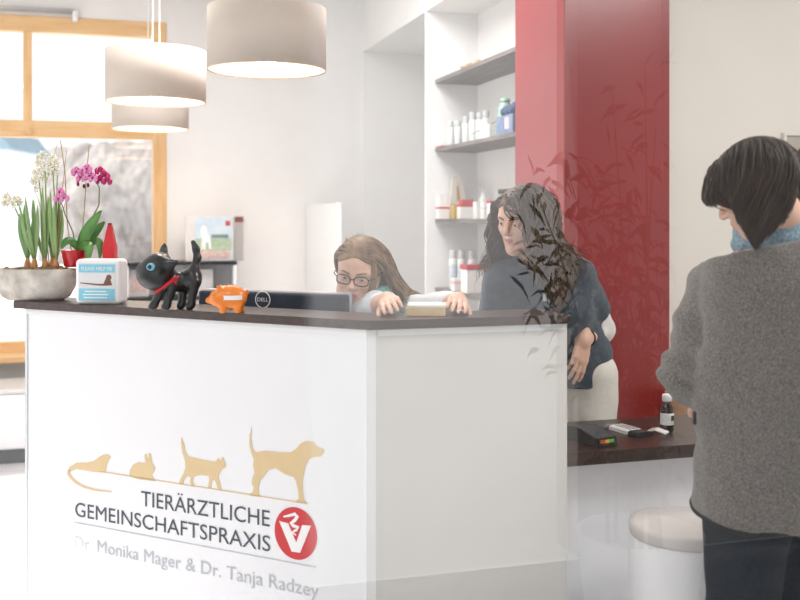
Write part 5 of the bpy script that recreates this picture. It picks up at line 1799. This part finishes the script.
# bracelet and ring on the hanging hand
b = MB(); c = lerp(elL, wrL, .82); ax = (wrL - elL) / np.linalg.norm(wrL - elL)
Rb = frame_from(ax, (0, 0, 1))
b.tube([Vector(map(float, c)) + Rb @ Vector((math.cos(a) * .031, 0, math.sin(a) * .031)) for a in np.linspace(0, 2 * PI, 25)], .003, n=6)
b.build('bracelet', M_shoe, t)
rc = MhL @ Vector((-0.0095 * 0.88, 0.100 * 0.88, -0.003)); Rr = MhL.to_3x3()
b = MB(); b.tube([rc + Rr @ Vector((math.cos(a) * .0102, 0.0, math.sin(a) * .0102)) for a in np.linspace(0, 2 * PI, 21)], .0016, n=6)
b.build('finger_ring', M_gold2, t)
# hair: wavy, well past the shoulders, parted near the front
coll = SDF()
q = lambda *a: tuple(v * HS for v in a)
hc_ = SDF(); hc_.ell(q(0, -.018, .034), q(.079, .100, .089), k=.01); hc_.ell(q(0, .022, -.030), q(.064, .070, .086), k=.03); hc_.ell(q(0, .040, .046), q(.059, .045, .050), k=.02)
coll.merge(hc_, Hm)
coll.cap(nck, lerp(nck, head_c, .6), .06, .055, k=.02)
coll.ell(lerp(che, nck, .1), (.170, .128, .17), Rt, k=.04)
coll.cap(shR, shL, .066, .066, k=.04)
def grow_hair(n, seed, length, clear_rng, part, rad, amp, turns, hairline=std_hairline, keep_face=True, swing=0.0, K=26):
    r = np.random.default_rng(seed)
    P = scalp_roots(n, seed, hairline, HS)
    D = np.stack([np.sign(P[:, 0] - part) * (0.75 + r.uniform(-.1, .2, n)), -0.45 + r.uniform(-.25, .25, n) - np.clip(P[:, 1] * 4, -.3, .4), -0.10 + P[:, 2] * 1.0], 1)
    D /= np.linalg.norm(D, axis=1)[:, None]
    Pw, Dw = to_world(Hm, P), D @ np.array(Hm.to_3x3()).T
    L_ = length * r.uniform(.72, 1.08, n)
    cl = r.uniform(*clear_rng, n)
    side = np.sign(P[:, 0] - part)
    Rh = np.array(Hm.to_3x3())
    def comb(p, i):
        q_ = (p - np.array(Hm.translation)) @ Rh
        f = np.zeros_like(p)
        # keep locks out of the face: push sideways when in front of it
        inface = (q_[:, 1] > 0.02) & (q_[:, 2] < 0.075) & (q_[:, 2] > -0.14) & (q_[:, 0] < 0.072) & (q_[:, 0] > -0.064)
        loc = np.zeros_like(p); loc[:, 0] = np.where(inface, side * 0.5, 0); loc[:, 1] = np.where(inface, -0.55, 0)
        return loc @ Rh.T
    S = strands(Pw.astype(np.float32), Dw, coll, K, L_ / K, np.ones(n), cl, 0.78, comb)
    return strand_mesh(S, rad, amp, turns, seed)
cap_v, cap_q = scalp_cap(HS, 0.005).mesh((-.1, -.13, -.09), (.1, .12, .15), .004)
cap_v = to_world(Hm, cap_v)
h1 = grow_hair(900, 31, 0.30, (0.004, 0.034), 0.022, 0.0044, 0.013, 2.3)
h2 = grow_hair(900, 32, 0.34, (0.008, 0.042), 0.022, 0.0018, 0.016, 2.7)
net_obj('hair', join_nets((cap_v, cap_q), h1, h2), M_hair_d, t, relax=0)
# ------------------------------------------------------------------ woman seated behind the counter
M_teal = mat('teal_scarf', (96, 168, 160), 0.9, rgb2=(140, 200, 190), scale=50, bump=0.4, bscale=180)
M_blouse = mat('white_blouse', (228, 232, 236), 0.85, var=0.02, scale=30, bump=0.1, bscale=90)
M_denim = mat('blue_denim', (70, 86, 112), 0.85, var=0.1, scale=60)
M_glframe = mat('dark_spectacle_frame', (40, 38, 42), 0.3, var=0.05)
base, J = cam_frame(372, 3.55)
t = thing('person', 'young woman in glasses and teal scarf seated behind the counter', 'person', base, YAW)
HS = 0.92
head_c = J(359, 272.5, 3.26)
fd = Vector((-0.20, -0.94, -0.27)).normalized()
Hm = pose(frame_from(fd, (0.10, -0.2, 1)), head_c)
nck, che = J(368, 305, 3.345), J(374, 345, 3.43)
pel = np.array([0.0, 0.06, 0.57], np.float32)
shR, shL = J(341, 320, 3.40), J(408, 314, 3.38)
elR, wrR = J(376, 307, 3.16), J(388, 300.6, 2.905)
elL, wrL = J(447, 306, 3.18), J(458, 300.6, 2.94)
Rt = frame_from((-0.05, -0.9, -0.3), np.array(nck - pel, float))
hipA, hipB = pel + np.array([-.09, 0, -.02], np.float32), pel + np.array([.09, 0, -.02], np.float32)
def legs(s, r):
    for hp in (hipA, hipB):
        kn = hp + np.array([hp[0] * .1, -.40, -.02], np.float32); an = kn + np.array([0, .05, -.45], np.float32)
        s.chain([hp, kn, an], r, k=0.04)
    return s
s = SDF()
s.ell(pel, (.16, .12, .11), None, k=.03)
s.ecap(pel, che, .115, .115, (1.12, .8, 1), Rt, k=.05)
s.ell(lerp(che, nck, .15), (.14, .095, .14), Rt, k=.05)
s.cap(shR, shL, .048, .048, k=.05)
s.cap(lerp(nck, che, .3), nck, .065, .052, k=.04)
s.cap(nck, head_c + np.array(Hm.to_3x3() @ Vector((0, -.02, -.07)), np.float32), .050, .046, k=.03)
s.chain([shR, elR, wrR], [.044, .036, .0235], k=.02)
s.chain([shL, elL, wrL], [.044, .036, .0235], k=.02)
legs(s, [.085, .055, .036])
for hp in (hipA, hipB):
    an = hp + np.array([hp[0] * .1, -.35, -.47], np.float32)
    s.cap(an + np.array([0, 0, -.035], np.float32), an + np.array([0, -.14, -.05], np.float32), .034, .028, k=.03)
# both hands on the pad: fingers curled over its edges
MhR = pose(frame_from(J(391, 302.8, 2.79) - wrR, (-0.25, -0.55, 0.8)), wrR)
s.merge(hand_sdf(1, (.22, .24, .27, .30), .3, .04, .82), MhR)
MhL = pose(frame_from(J(457.5, 302.8, 2.81) - wrL, (0.2, -0.5, 0.85)), wrL)
s.merge(hand_sdf(-1, (.22, .24, .27, .30), .3, .04, .82), MhL)
hd2 = SDF().merge(head_sdf(HS, lid=0.18), Hm)
s.func(lambda P, D, h=hd2: (lambda d2: np.minimum(D, d2) - np.maximum(0.02 - np.abs(D - d2), 0) ** 2 / 0.08)(h(P)))
vq = s.mesh((-0.36, -0.85, -0.01), (0.42, 0.25, 1.42), 0.0034)
Ri = np.array(Hm.to_3x3()); Ti = np.array(Hm.translation)
lipf = is_lip(HS)
net_obj('body', vq, [M_skin, M_lips], t, mi=lambda c: lipf((c - Ti) @ Ri).astype(int))
add_eyes(t, Hm, (-0.06, 0.93, -0.28), M_iris_g, HS)
add_brows(t, Hm, M_hair_b, HS)
# glasses
gl = MB()
lensw, lensh = .0245 * HS, .0165 * HS
Y_ = .1005 * HS
def lens_pts(x, off=0.0):
    out = []
    for i in range(29):
        a = 2 * PI * i / 28
        ca, sa = math.cos(a), math.sin(a)
        k_ = (abs(ca) ** 3.2 + abs(sa) ** 3.2) ** (-1 / 3.2)
        xx = x + (lensw + off) * ca * k_; zz = .004 * HS + (lensh + off) * sa * k_
        out.append(Hm @ Vector((xx, Y_ - 1.9 * xx * xx, zz)))
    return out
for x in (-.0315 * HS, .0315 * HS):
    gl.tube(lens_pts(x), .0020, n=6)
gl.tube([Hm @ Vector((x, Y_ + .001 - abs(x) * .1, .0085 * HS)) for x in (-.009, -.004, 0, .004, .009)], .0019, n=6)
for sx in (-1, 1):
    x0 = sx * .0555 * HS
    gl.tube([Hm @ Vector((x0, Y_ - 1.9 * x0 * x0, .011 * HS)), Hm @ Vector((sx * .072 * HS, .075 * HS, .012 * HS)), Hm @ Vector((sx * .0775 * HS, .02 * HS, .012 * HS)), Hm @ Vector((sx * .079 * HS, -.008 * HS, .010 * HS)), Hm @ Vector((sx * .077 * HS, -.025 * HS, -.012 * HS))], .0019, n=6)
g_ = gl.build('spectacles', M_glframe, t)
for x in (-.0315 * HS, .0315 * HS):
    b = MB(); pts = lens_pts(x, -.0005); c = sum(pts[:-1], Vector()) / 28
    b.add([c] + pts[:-1], [(0, 1 + i, 1 + (i + 1) % 28) for i in range(28)])
    b.build('lens', M_wglass, g_)
# blouse
s = SDF()
s.ecap(pel + np.array([0, 0, .03], np.float32), che, .135, .132, (1.12, .85, 1), Rt, k=.05)
s.ell(pel + np.array([0, 0, .03], np.float32), (.172, .13, .10), None, k=.05)
s.ell(lerp(che, nck, .15), (.155, .112, .152), Rt, k=.05)
s.cap(shR, shL, .060, .060, k=.05)
s.cap(lerp(nck, che, .3), nck, .075, .060, k=.03)
for sh, el, wr in ((shR, elR, wrR), (shL, elL, wrL)):
    s.chain([sh, el, lerp(el, wr, .30)], [.058, .046, .040], k=.02)
nd = (head_c - nck) / np.linalg.norm(head_c - nck)
s.cap(nck + nd * .01, nck + nd * .1, .052, .06, k=.004, sub=True)
s.plane(pel + np.array([0, 0, -.06], np.float32), (0, 0, -1))
s.func(lambda P, D: D + .004 * bump_field(P, 40, 15) + .0015 * bump_field(P, 95, 16))
net_obj('blouse', s.mesh((-0.36, -0.75, 0.45), (0.42, 0.28, 1.25), .006), M_blouse, t)
s = legs(SDF().ell(pel + np.array([0, 0, -.02], np.float32), (.17, .13, .10), None, k=.03), [.10, .072, .058])
s.plane(pel + np.array([0, 0, .06], np.float32), (0, 0, 1)); s.plane((0, 0, .07), (0, 0, -1))
net_obj('jeans', s.mesh((-0.3, -0.6, 0), (0.3, 0.3, .7), .009), M_denim, t)
for hp in (hipA, hipB):
    an = hp + np.array([hp[0] * .1, -.35, -.47], np.float32)
    s = SDF(); s.cap(an + np.array([0, 0.02, -.03], np.float32), an + np.array([0, -.15, -.042], np.float32), .044, .036, k=.02); s.plane((0, 0, 0), (0, 0, -1), .003)
    net_obj('shoe', s.mesh(an - .24, an + .15, .007), M_shoe, t)
# scarf
s = SDF()
ring = []
fw = np.array([-.15, -.95, 0], np.float32)
for i in range(15):
    a = 2 * PI * i / 14
    ring.append(nck + nd * (.012 + .010 * math.sin(a * 2)) + np.array([math.cos(a) * .072, math.sin(a) * .066 - .012, -.012 + .016 * math.sin(a)], np.float32))
s.chain(ring, [.030] * 15, k=.01)
s.chain([r_ + nd * .03 + np.array([0.004, 0, 0], np.float32) for r_ in ring], [.024] * 15, k=.008)
s.chain([nck + np.array([.030, -.085, .01], np.float32), nck + np.array([.036, -.105, -.06], np.float32), nck + np.array([.030, -.10, -.16], np.float32)], [.028, .034, .03], k=.02)
s.chain([J(383, 293, 3.27), J(378, 303, 3.21), J(368, 314, 3.20)], [.030, .034, .030], k=.02)
s.chain([J(350, 305, 3.27), J(358, 313, 3.25)], [.018, .024], k=.02)
s.func(lambda P, D: D + .004 * bump_field(P, 90, 17) + .0016 * bump_field(P, 190, 18))
net_obj('scarf', s.mesh(nck - .26, nck + .2, .004), M_teal, t)
# hair combed back over the ears and hanging behind one shoulder
coll = SDF(); q = lambda *a: tuple(v * HS for v in a)
hc_ = SDF(); hc_.ell(q(0, -.018, .034), q(.078, .099, .088), k=.01); hc_.ell(q(0, .022, -.030), q(.064, .070, .086), k=.03); hc_.ell(q(0, .040, .046), q(.059, .045, .050), k=.02)
coll.merge(hc_, Hm); coll.cap(nck, lerp(nck, head_c, .6), .058, .054, k=.02)
coll.ell(lerp(che, nck, .15), (.16, .116, .156), Rt, k=.04); coll.cap(shR, shL, .064, .064, k=.04)
G1, G2 = J(394, 281, 3.42), J(436, 306, 3.46)
def girl_hair(n, seed, rad, amp, clr, loose):
    r = np.random.default_rng(seed)
    P = scalp_roots(n, seed, std_hairline, HS)
    D = np.stack([np.sign(P[:, 0]) * .55 + r.uniform(-.1, .1, n), -.75 + r.uniform(-.1, .1, n), 0.05 + P[:, 2] * 2.0], 1)
    D /= np.linalg.norm(D, axis=1)[:, None]
    Pw, Dw = to_world(Hm, P), D @ np.array(Hm.to_3x3()).T
    K = 24; L_ = .35 * r.uniform(.8, 1.08, n); cl = r.uniform(*clr, n)
    Rh = np.array(Hm.to_3x3())
    jit = r.normal(size=(n, 3)) * loose
    def comb(p, i):
        a = (G1 + jit * .6 if i < 9 else G2 + jit * 1.5) - p
        a /= np.linalg.norm(a, axis=1)[:, None] + 1e-9
        return a * (0.22 if i < 9 else .30 if i < 17 else 0.04)
    S = strands(Pw.astype(np.float32), Dw, coll, K, L_ / K, np.ones(n), cl, .84, comb, ramp=6.0)
    return strand_mesh(S, rad, amp, 1.3, seed)
cap_v, cap_q = scalp_cap(HS, .004).mesh((-.1, -.13, -.09), (.1, .12, .15), .004)
net_obj('hair', join_nets((to_world(Hm, cap_v), cap_q), girl_hair(620, 41, .0040, .003, (.003, .014), .022), girl_hair(420, 42, .0014, .004, (.003, .016), .02)), M_hair_b, t, relax=0)
# a loose lock beside the cheek
lk = MB()
for i in range(9):
    o_ = (i - 4) * .0022
    lk.tube([Hm @ Vector((x * HS + o_, y * HS, z * HS)) for x, y, z in ((-.050, .055, .088), (-.066, .062, .05), (-.070, .070, .0), (-.064, .082, -.05), (-.052, .088, -.10), (-.050, .085, -.125))], [.0016, .0022, .0022, .002, .0016, .0006], n=5)
lk.build('hair_lock', M_hair_b, t)

# stool she sits on
st = thing('swivel_stool', 'swivel stool under the seated woman, hidden behind the counter', 'stool', base + Vector((0.02, 0.06, 0)), YAW)
MB().lathe([(.17, .385), (.185, .39), (.185, .42), (.16, .434), (0, .434)], (0, 0, 0), 32, caps=False).build('seat', M_black, st)
MB().cyl((0, 0, .06), (0, 0, .395), .025).build('column', M_alu, st)
for i in range(5):
    a = 2 * PI * i / 5
    MB().tube([(0, 0, .08), (.12 * math.cos(a), .12 * math.sin(a), .07), (.24 * math.cos(a), .24 * math.sin(a), .03)], [.022, .018, .014], n=8).build('leg', M_black, st)

# ------------------------------------------------------------------ the pad she is holding on the counter
M_kraft = mat('kraft_paper', (214, 186, 142), 0.7, rgb2=(226, 202, 164), scale=30)
p = at(425.5, 317, 2.80)
t = thing('paper_pad', 'beige box with white sheets on top, held by the seated woman', 'box', (p.x, p.y, ZT + 0.0005), YAW - math.radians(4))
b = MB(); b.box((0, .055, .0125), (.112, .11, .025), bevel=.002); b.build('box', M_kraft, t)
b = MB(); b.box((.002, .058, .0285), (.110, .112, .006), rot=Matrix.Rotation(.03, 3, 'Z'), bevel=.001); b.build('sheets', M_white, t)
# ------------------------------------------------------------------ customer in the grey wool jacket
M_wool = mat('grey_boiled_wool', (84, 80, 78), 0.95, rgb2=(140, 135, 131), scale=230, bump=0.9, bscale=260, sheen=0.3, spec=0.15, detail=8)
M_knit = mat('blue_knit', (98, 128, 146), 0.95, rgb2=(168, 190, 202), scale=200, bump=0.8, bscale=240, spec=0.2)
M_pipe = mat('black_piping', (34, 34, 36), 0.8, var=0.1)
M_jean = mat('dark_navy_denim', (22, 28, 36), 0.85, rgb2=(34, 42, 52), scale=70, bump=0.2, bscale=200)
base, J = cam_frame(772, 2.44)
t = thing('person', 'customer with dark bobbed hair and grey wool jacket seen from behind', 'person', base, YAW)
HS = 0.95
head_c = J(757, 190, 2.38)
fd = Vector((-0.80, 0.47, -0.46)).normalized()
Hm = pose(frame_from(fd, (-0.35, 0.1, 1)), head_c)
nck = J(778, 236, 2.42); che = J(786, 300, 2.43)
pel = J(776, 462, 2.46)
shL, shR = J(724, 292, 2.49), J(858, 286, 2.41)
elL, wrL = J(694, 372, 2.50), J(708, 390, 2.60)
elR, wrR = J(852, 386, 2.42), J(800, 392, 2.66)
Rt = frame_from((-0.42, 0.9, 0), np.array(nck - pel, float))
Rp = frame_from((-0.42, 0.9, 0), (0, 0, 1))
xa = np.array([Rp[0][0], Rp[1][0], Rp[2][0]], np.float32)
hipA, hipB = pel + xa * .09 + np.array([0, 0, -.03], np.float32), pel - xa * .09 + np.array([0, 0, -.03], np.float32)
def leg_pts(hp):
    ft = np.array([hp[0] * 1.0, hp[1], .075], np.float32)
    return hp, lerp(hp, ft, .5) + np.array([-.01, .02, 0], np.float32), ft
s = SDF()
s.ell(pel, (.165, .125, .13), Rp, k=.03)
s.ecap(pel, che, .125, .125, (1.12, .82, 1), Rt, k=.05)
s.ell(lerp(che, nck, .2), (.155, .11, .16), Rt, k=.05)
s.cap(shL, shR, .052, .052, k=.05)
s.cap(lerp(nck, che, .3), nck, .075, .06, k=.04)
s.cap(nck, head_c + np.array(Hm.to_3x3() @ Vector((0, -.02, -.07)), np.float32), .056, .052, k=.03)
s.chain([shL, elL, wrL], [.05, .04, .027], k=.02); s.chain([shR, elR, wrR], [.05, .04, .027], k=.02)
for hp in (hipA, hipB):
    a, k_, f = leg_pts(hp); s.chain([a, k_, f], [.09, .058, .038], k=.04)
    s.cap(f + np.array([0, 0, -.03], np.float32), f + np.array([-.06, .13, -.04], np.float32), .036, .03, k=.03)
s.merge(hand_sdf(-1, (.3, .35, .4, .45), .3), pose(frame_from((.12, .85, -.35), (-.3, .2, .9)), wrL))
s.merge(hand_sdf(1, (.3, .35, .4, .45), .3), pose(frame_from((-.4, .8, -.3), (.1, .2, .9)), wrR))
hd2 = SDF().merge(head_sdf(HS, lid=.2), Hm)
s.func(lambda P, D, h=hd2: (lambda d2: np.minimum(D, d2) - np.maximum(0.02 - np.abs(D - d2), 0) ** 2 / 0.08)(h(P)))
vq = s.mesh((-0.36, -0.3, -0.01), (0.36, 0.46, 1.66), .0036)
Ri = np.array(Hm.to_3x3()); Ti = np.array(Hm.translation); lipf = is_lip(HS)
net_obj('body', vq, [M_skin, M_lips], t, mi=lambda c: lipf((c - Ti) @ Ri).astype(int))
add_eyes(t, Hm, (0, .9, -.4), M_iris_b, HS)
add_brows(t, Hm, M_hair_k, HS)
# jeans and shoes
s = SDF(); s.ell(pel, (.18, .14, .14), Rp, k=.03)
for hp in (hipA, hipB):
    a, k_, f = leg_pts(hp); s.chain([a, k_, f], [.112, .080, .064], k=.04)
s.plane((0, 0, .05), (0, 0, -1)); s.plane(pel + np.array([0, 0, .1], np.float32), (0, 0, 1))
s.func(lambda P, D: D + .003 * bump_field(P, 45, 28))
net_obj('jeans', s.mesh((-0.36, -0.3, 0), (0.36, 0.36, 1.1), .007), M_jean, t)
for hp in (hipA, hipB):
    a, k_, f = leg_pts(hp)
    s = SDF(); s.cap(f + np.array([0.01, -.02, -.03], np.float32), f + np.array([-.07, .15, -.038], np.float32), .046, .038, k=.02); s.plane((0, 0, 0), (0, 0, -1), .003)
    net_obj('shoe', s.mesh(f - .25, f + .25, .007), M_shoe, t)
# wool jacket
HEM = 0.712
jk = SDF()
jk.ecap((pel[0] + .012, pel[1] - .01, HEM - .1), lerp(pel, che, .55), .232, .196, (1.0, .80, 1), Rt, k=.05)
jk.ecap(lerp(pel, che, .45), lerp(che, nck, .1), .192, .172, (1.08, .80, 1), Rt, k=.06)
jk.ell(lerp(che, nck, .25), (.195, .142, .185), Rt, k=.06)
jk.cap(lerp(shL, shR, .02), lerp(shL, shR, .98), .070, .070, k=.06)
jk.cap(nck + np.array([-.03, .01, -.06], np.float32), shL, .085, .074, k=.05)
jk.cap(lerp(nck, che, .45), lerp(nck, che, .08), .11, .075, k=.05)
arm = SDF()
for sh, el, wr in ((shL, elL, wrL), (shR, elR, wrR)):
    arm.chain([sh, lerp(sh, el, .5), el, lerp(el, wr, .82)], [.085, .080, .074, .062], k=.03)
jk.func(lambda P, D, h=arm: (lambda d2: np.minimum(D, d2) - np.maximum(0.014 - np.abs(D - d2), 0) ** 2 / 0.056)(h(P)))
nd = (head_c - nck) / np.linalg.norm(head_c - nck)
NKt = np.array([-.25, .12, 1.0], np.float32)
jk.plane(lerp(nck, che, .02) + np.array([0, 0, -.022], np.float32), NKt, .006)
jk.cap(lerp(nck, che, .2), nck + np.array([-.02, 0, .15], np.float32), .066, .075, k=.006, sub=True)
jk.plane((0, 0, HEM), (0, .16, -1), .006)
def wrink(P, D):
    w = .012 * bump_field(P * np.array([1, 1, .55], np.float32), 15, 31) + .009 * bump_field(P * np.array([.7, .7, 1.4], np.float32), 30, 32) + .0016 * bump_field(P, 120, 33)
    # creases gathered inside the elbow
    e = np.exp(-((P - elL) ** 2).sum(1) / .012)
    w += e * .010 * np.sin((P[:, 2] * .8 + P[:, 0] * .6) * 130)
    # side seam: a shallow groove from armpit to hem
    return D + w
jk.func(wrink)
vj = jk.mesh((-0.42, -0.34, .62), (0.46, 0.46, 1.45), .0052)
net_obj('jacket', vj, M_wool, t)
# dark piping along the hem and the neckline, traced on the finished cloth
V = vj[0]
def rim(sel, cx, cy, lift, r, n=72):
    pts = []
    P = V[sel]; ang = np.arctan2(P[:, 1] - cy, P[:, 0] - cx); rad = np.hypot(P[:, 0] - cx, P[:, 1] - cy)
    for i in range(n):
        a = -PI + 2 * PI * i / n
        m = np.abs((ang - a + PI) % (2 * PI) - PI) < PI / n * 1.6
        if not m.any(): continue
        j = np.argmax(rad * m)
        pts.append(P[j] + np.array([0, 0, lift]))
    P2 = np.array(pts)
    P2 = (np.roll(P2, 1, 0) + P2 * 2 + np.roll(P2, -1, 0)) / 4
    return list(map(Vector, P2.tolist() + [P2[0].tolist()]))
b = MB(); b.tube(rim(np.abs(V[:, 2] - (HEM + .16 * V[:, 1] + .006)) < .004, pel[0], pel[1], -.004, 0), .0052, n=8); b.build('hem_piping', M_pipe, t)
# blue knit collar rising from the neckline
kc = SDF()
for i in range(17):
    pass
ringc = []
for i in range(19):
    a = 2 * PI * i / 18
    ringc.append(nck + np.array([math.cos(a) * .083 - .004, math.sin(a) * .083, -.010 + .012 * math.cos(a)], np.float32))
kc.chain(ringc, [.021] * 19, k=.01)
kc.chain([r_ + np.array([(nck[0] - r_[0]) * .14 - .006, (nck[1] - r_[1]) * .14, .030], np.float32) for r_ in ringc], [.020] * 19, k=.012)
kc.func(lambda P, D: D + .0035 * bump_field(P, 80, 35))
net_obj('knit_collar', kc.mesh(nck - .17, nck + .15, .004), M_knit, t)
b = MB(); b.tube([Vector(map(float, r_ + np.array([(r_[0] - nck[0]) * .20, (r_[1] - nck[1]) * .20, -.026], np.float32))) for r_ in ringc], .0058, n=8); b.build('neck_piping', M_pipe, t)
# seam tab on the side
tb = MB(); c = J(694.5, 418, 2.36); tb.box(c, (.006, .012, .03), bevel=.001); tb.build('pocket_tab', M_pipe, t)
# dark bob with a fringe
coll = SDF(); q = lambda *a: tuple(v * HS for v in a)
hc_ = SDF(); hc_.ell(q(0, -.018, .034), q(.079, .100, .089), k=.01); hc_.ell(q(0, .022, -.030), q(.064, .070, .086), k=.03); hc_.ell(q(0, .040, .046), q(.059, .045, .050), k=.02)
coll.merge(hc_, Hm); coll.cap(nck, lerp(nck, head_c, .6), .060, .056, k=.02)
coll.ell(lerp(che, nck, .25), (.19, .14, .185), Rt, k=.04); coll.cap(shL, shR, .072, .072, k=.04)
coll.chain(ringc, [.04] * 19, k=.02)
RhC, ThC = np.array(Hm.to_3x3()), np.array(Hm.translation)
def comb(p, i):
    q_ = (p - ThC) @ RhC
    f = np.zeros_like(p)
    f[:, 1] = np.where((q_[:, 1] > .040) & (q_[:, 2] < .035), -.5, 0)
    f[:, 1] += np.where((q_[:, 2] < .045) & (q_[:, 1] < .03), .16, 0)
    f[:, 0] = np.where((np.abs(q_[:, 0]) < .07) & (q_[:, 1] > .040) & (q_[:, 2] < .03), np.sign(q_[:, 0]) * .3, 0)
    return f @ RhC.T
def trim(S, r):
    q_ = (S - ThC) @ RhC
    cut = -.060 - np.clip((q_[:, :, 1] + .09) / .13, 0, 1) * .046 + r.uniform(-.014, .008, (len(S), 1))
    below = q_[:, :, 2] < cut
    K = S.shape[1]
    m = np.where(below.any(1), np.maximum(below.argmax(1), 3), K - 1)
    u = np.linspace(0, 1, K)[None] * m[:, None]
    i0 = np.minimum(u.astype(int), K - 2); f = (u - i0)[..., None]
    a = np.arange(len(S))[:, None]
    return S[a, i0] * (1 - f) + S[a, i0 + 1] * f
def bob(n, seed, rad, amp, clr):
    r = np.random.default_rng(seed)
    P = scalp_roots(n, seed, std_hairline, HS)
    fr = P[:, 1] > .045 * HS
    D = np.stack([np.sign(P[:, 0]) * .8 + r.uniform(-.15, .15, n), np.where(fr, .2, -.35) + r.uniform(-.15, .15, n), -.05 + P[:, 2] * .8], 1)
    D /= np.linalg.norm(D, axis=1)[:, None]
    Pw, Dw = to_world(Hm, P), D @ np.array(Hm.to_3x3()).T
    K = 22; fr2 = P[:, 1] > .042 * HS; L_ = np.where(fr2, .105, .25) * r.uniform(.9, 1.05, n); cl = r.uniform(*clr, n) * np.where(fr2, .25, 1)
    S = strands(Pw.astype(np.float32), Dw, coll, K, L_ / K, np.ones(n), cl, .78, comb, ramp=9.0)
    S = trim(S, r)
    return strand_mesh(S, rad, amp, 1.1, seed)
cap_v, cap_q = scalp_cap(HS, .005).mesh((-.1, -.13, -.09), (.1, .12, .15), .004)
net_obj('hair', join_nets((to_world(Hm, cap_v), cap_q), bob(1300, 51, .0042, .003, (.004, .026)), bob(900, 52, .0014, .006, (.008, .036))), M_hair_k, t, relax=0)
# ================================================================== LIGHT, CAMERA
w = bpy.data.worlds.new('daylight'); SC.world = w; w.use_nodes = True
bg = w.node_tree.nodes['Background']
bg.inputs['Color'].default_value = (0.97, 0.985, 1.0, 1)
bg.inputs['Strength'].default_value = 1.0
sun = bpy.data.lights.new('sun', 'SUN'); sun.energy = 4.0; sun.angle = math.radians(1.6); sun.color = (1, 0.97, 0.92)
so = bpy.data.objects.new('sun', sun); COL.objects.link(so)
so.rotation_euler = Vector((-1, -0.15, 1.05)).to_track_quat('Z', 'Y').to_euler()
so.location = (-6, 0, 6)
def added_fill_panel(x, y, e, sz=(1.2, 0.6)):  # unseen fill panels added to brighten the room, not known fixtures
    t = thing('added_fill_panel', 'flat white fill light panel added on the ceiling, out of view', 'light', (x, y, ZC), 0, 'added fill light panels')
    MB().box((0, 0, -0.02), (sz[0] + 0.06, sz[1] + 0.06, 0.038), bevel=0.006).build('housing', M_white, t)
    a = bpy.data.lights.new('fill_light', 'AREA'); a.shape = 'RECTANGLE'; a.size, a.size_y = sz; a.energy = e; a.color = (1, 0.97, 0.95)
    ao = bpy.data.objects.new('fill_light', a); COL.objects.link(ao); ao.parent = t; ao.location = (0, 0, -0.045)
added_fill_panel(2.9, 1.6, 42)
added_fill_panel(0.8, 4.4, 40)
added_fill_panel(-0.9, 1.2, 12)
cam = bpy.data.cameras.new('camera'); cam.lens = 45; cam.sensor_width = 36; cam.shift_y = -0.1025
cam.clip_start = 0.05; cam.clip_end = 200
co = bpy.data.objects.new('camera', cam); COL.objects.link(co)
co.location = (0, 0, EYE); co.rotation_euler = (PI / 2, 0, YAW)
cam.dof.use_dof = True; cam.dof.focus_distance = 3.3; cam.dof.aperture_fstop = 2.8
SC.camera = co
SC.view_settings.view_transform = 'Standard'
SC.view_settings.look = 'None'
SC.view_settings.gamma = 1
SC.view_settings.use_curve_mapping = False
SC.view_settings.exposure = 0.42
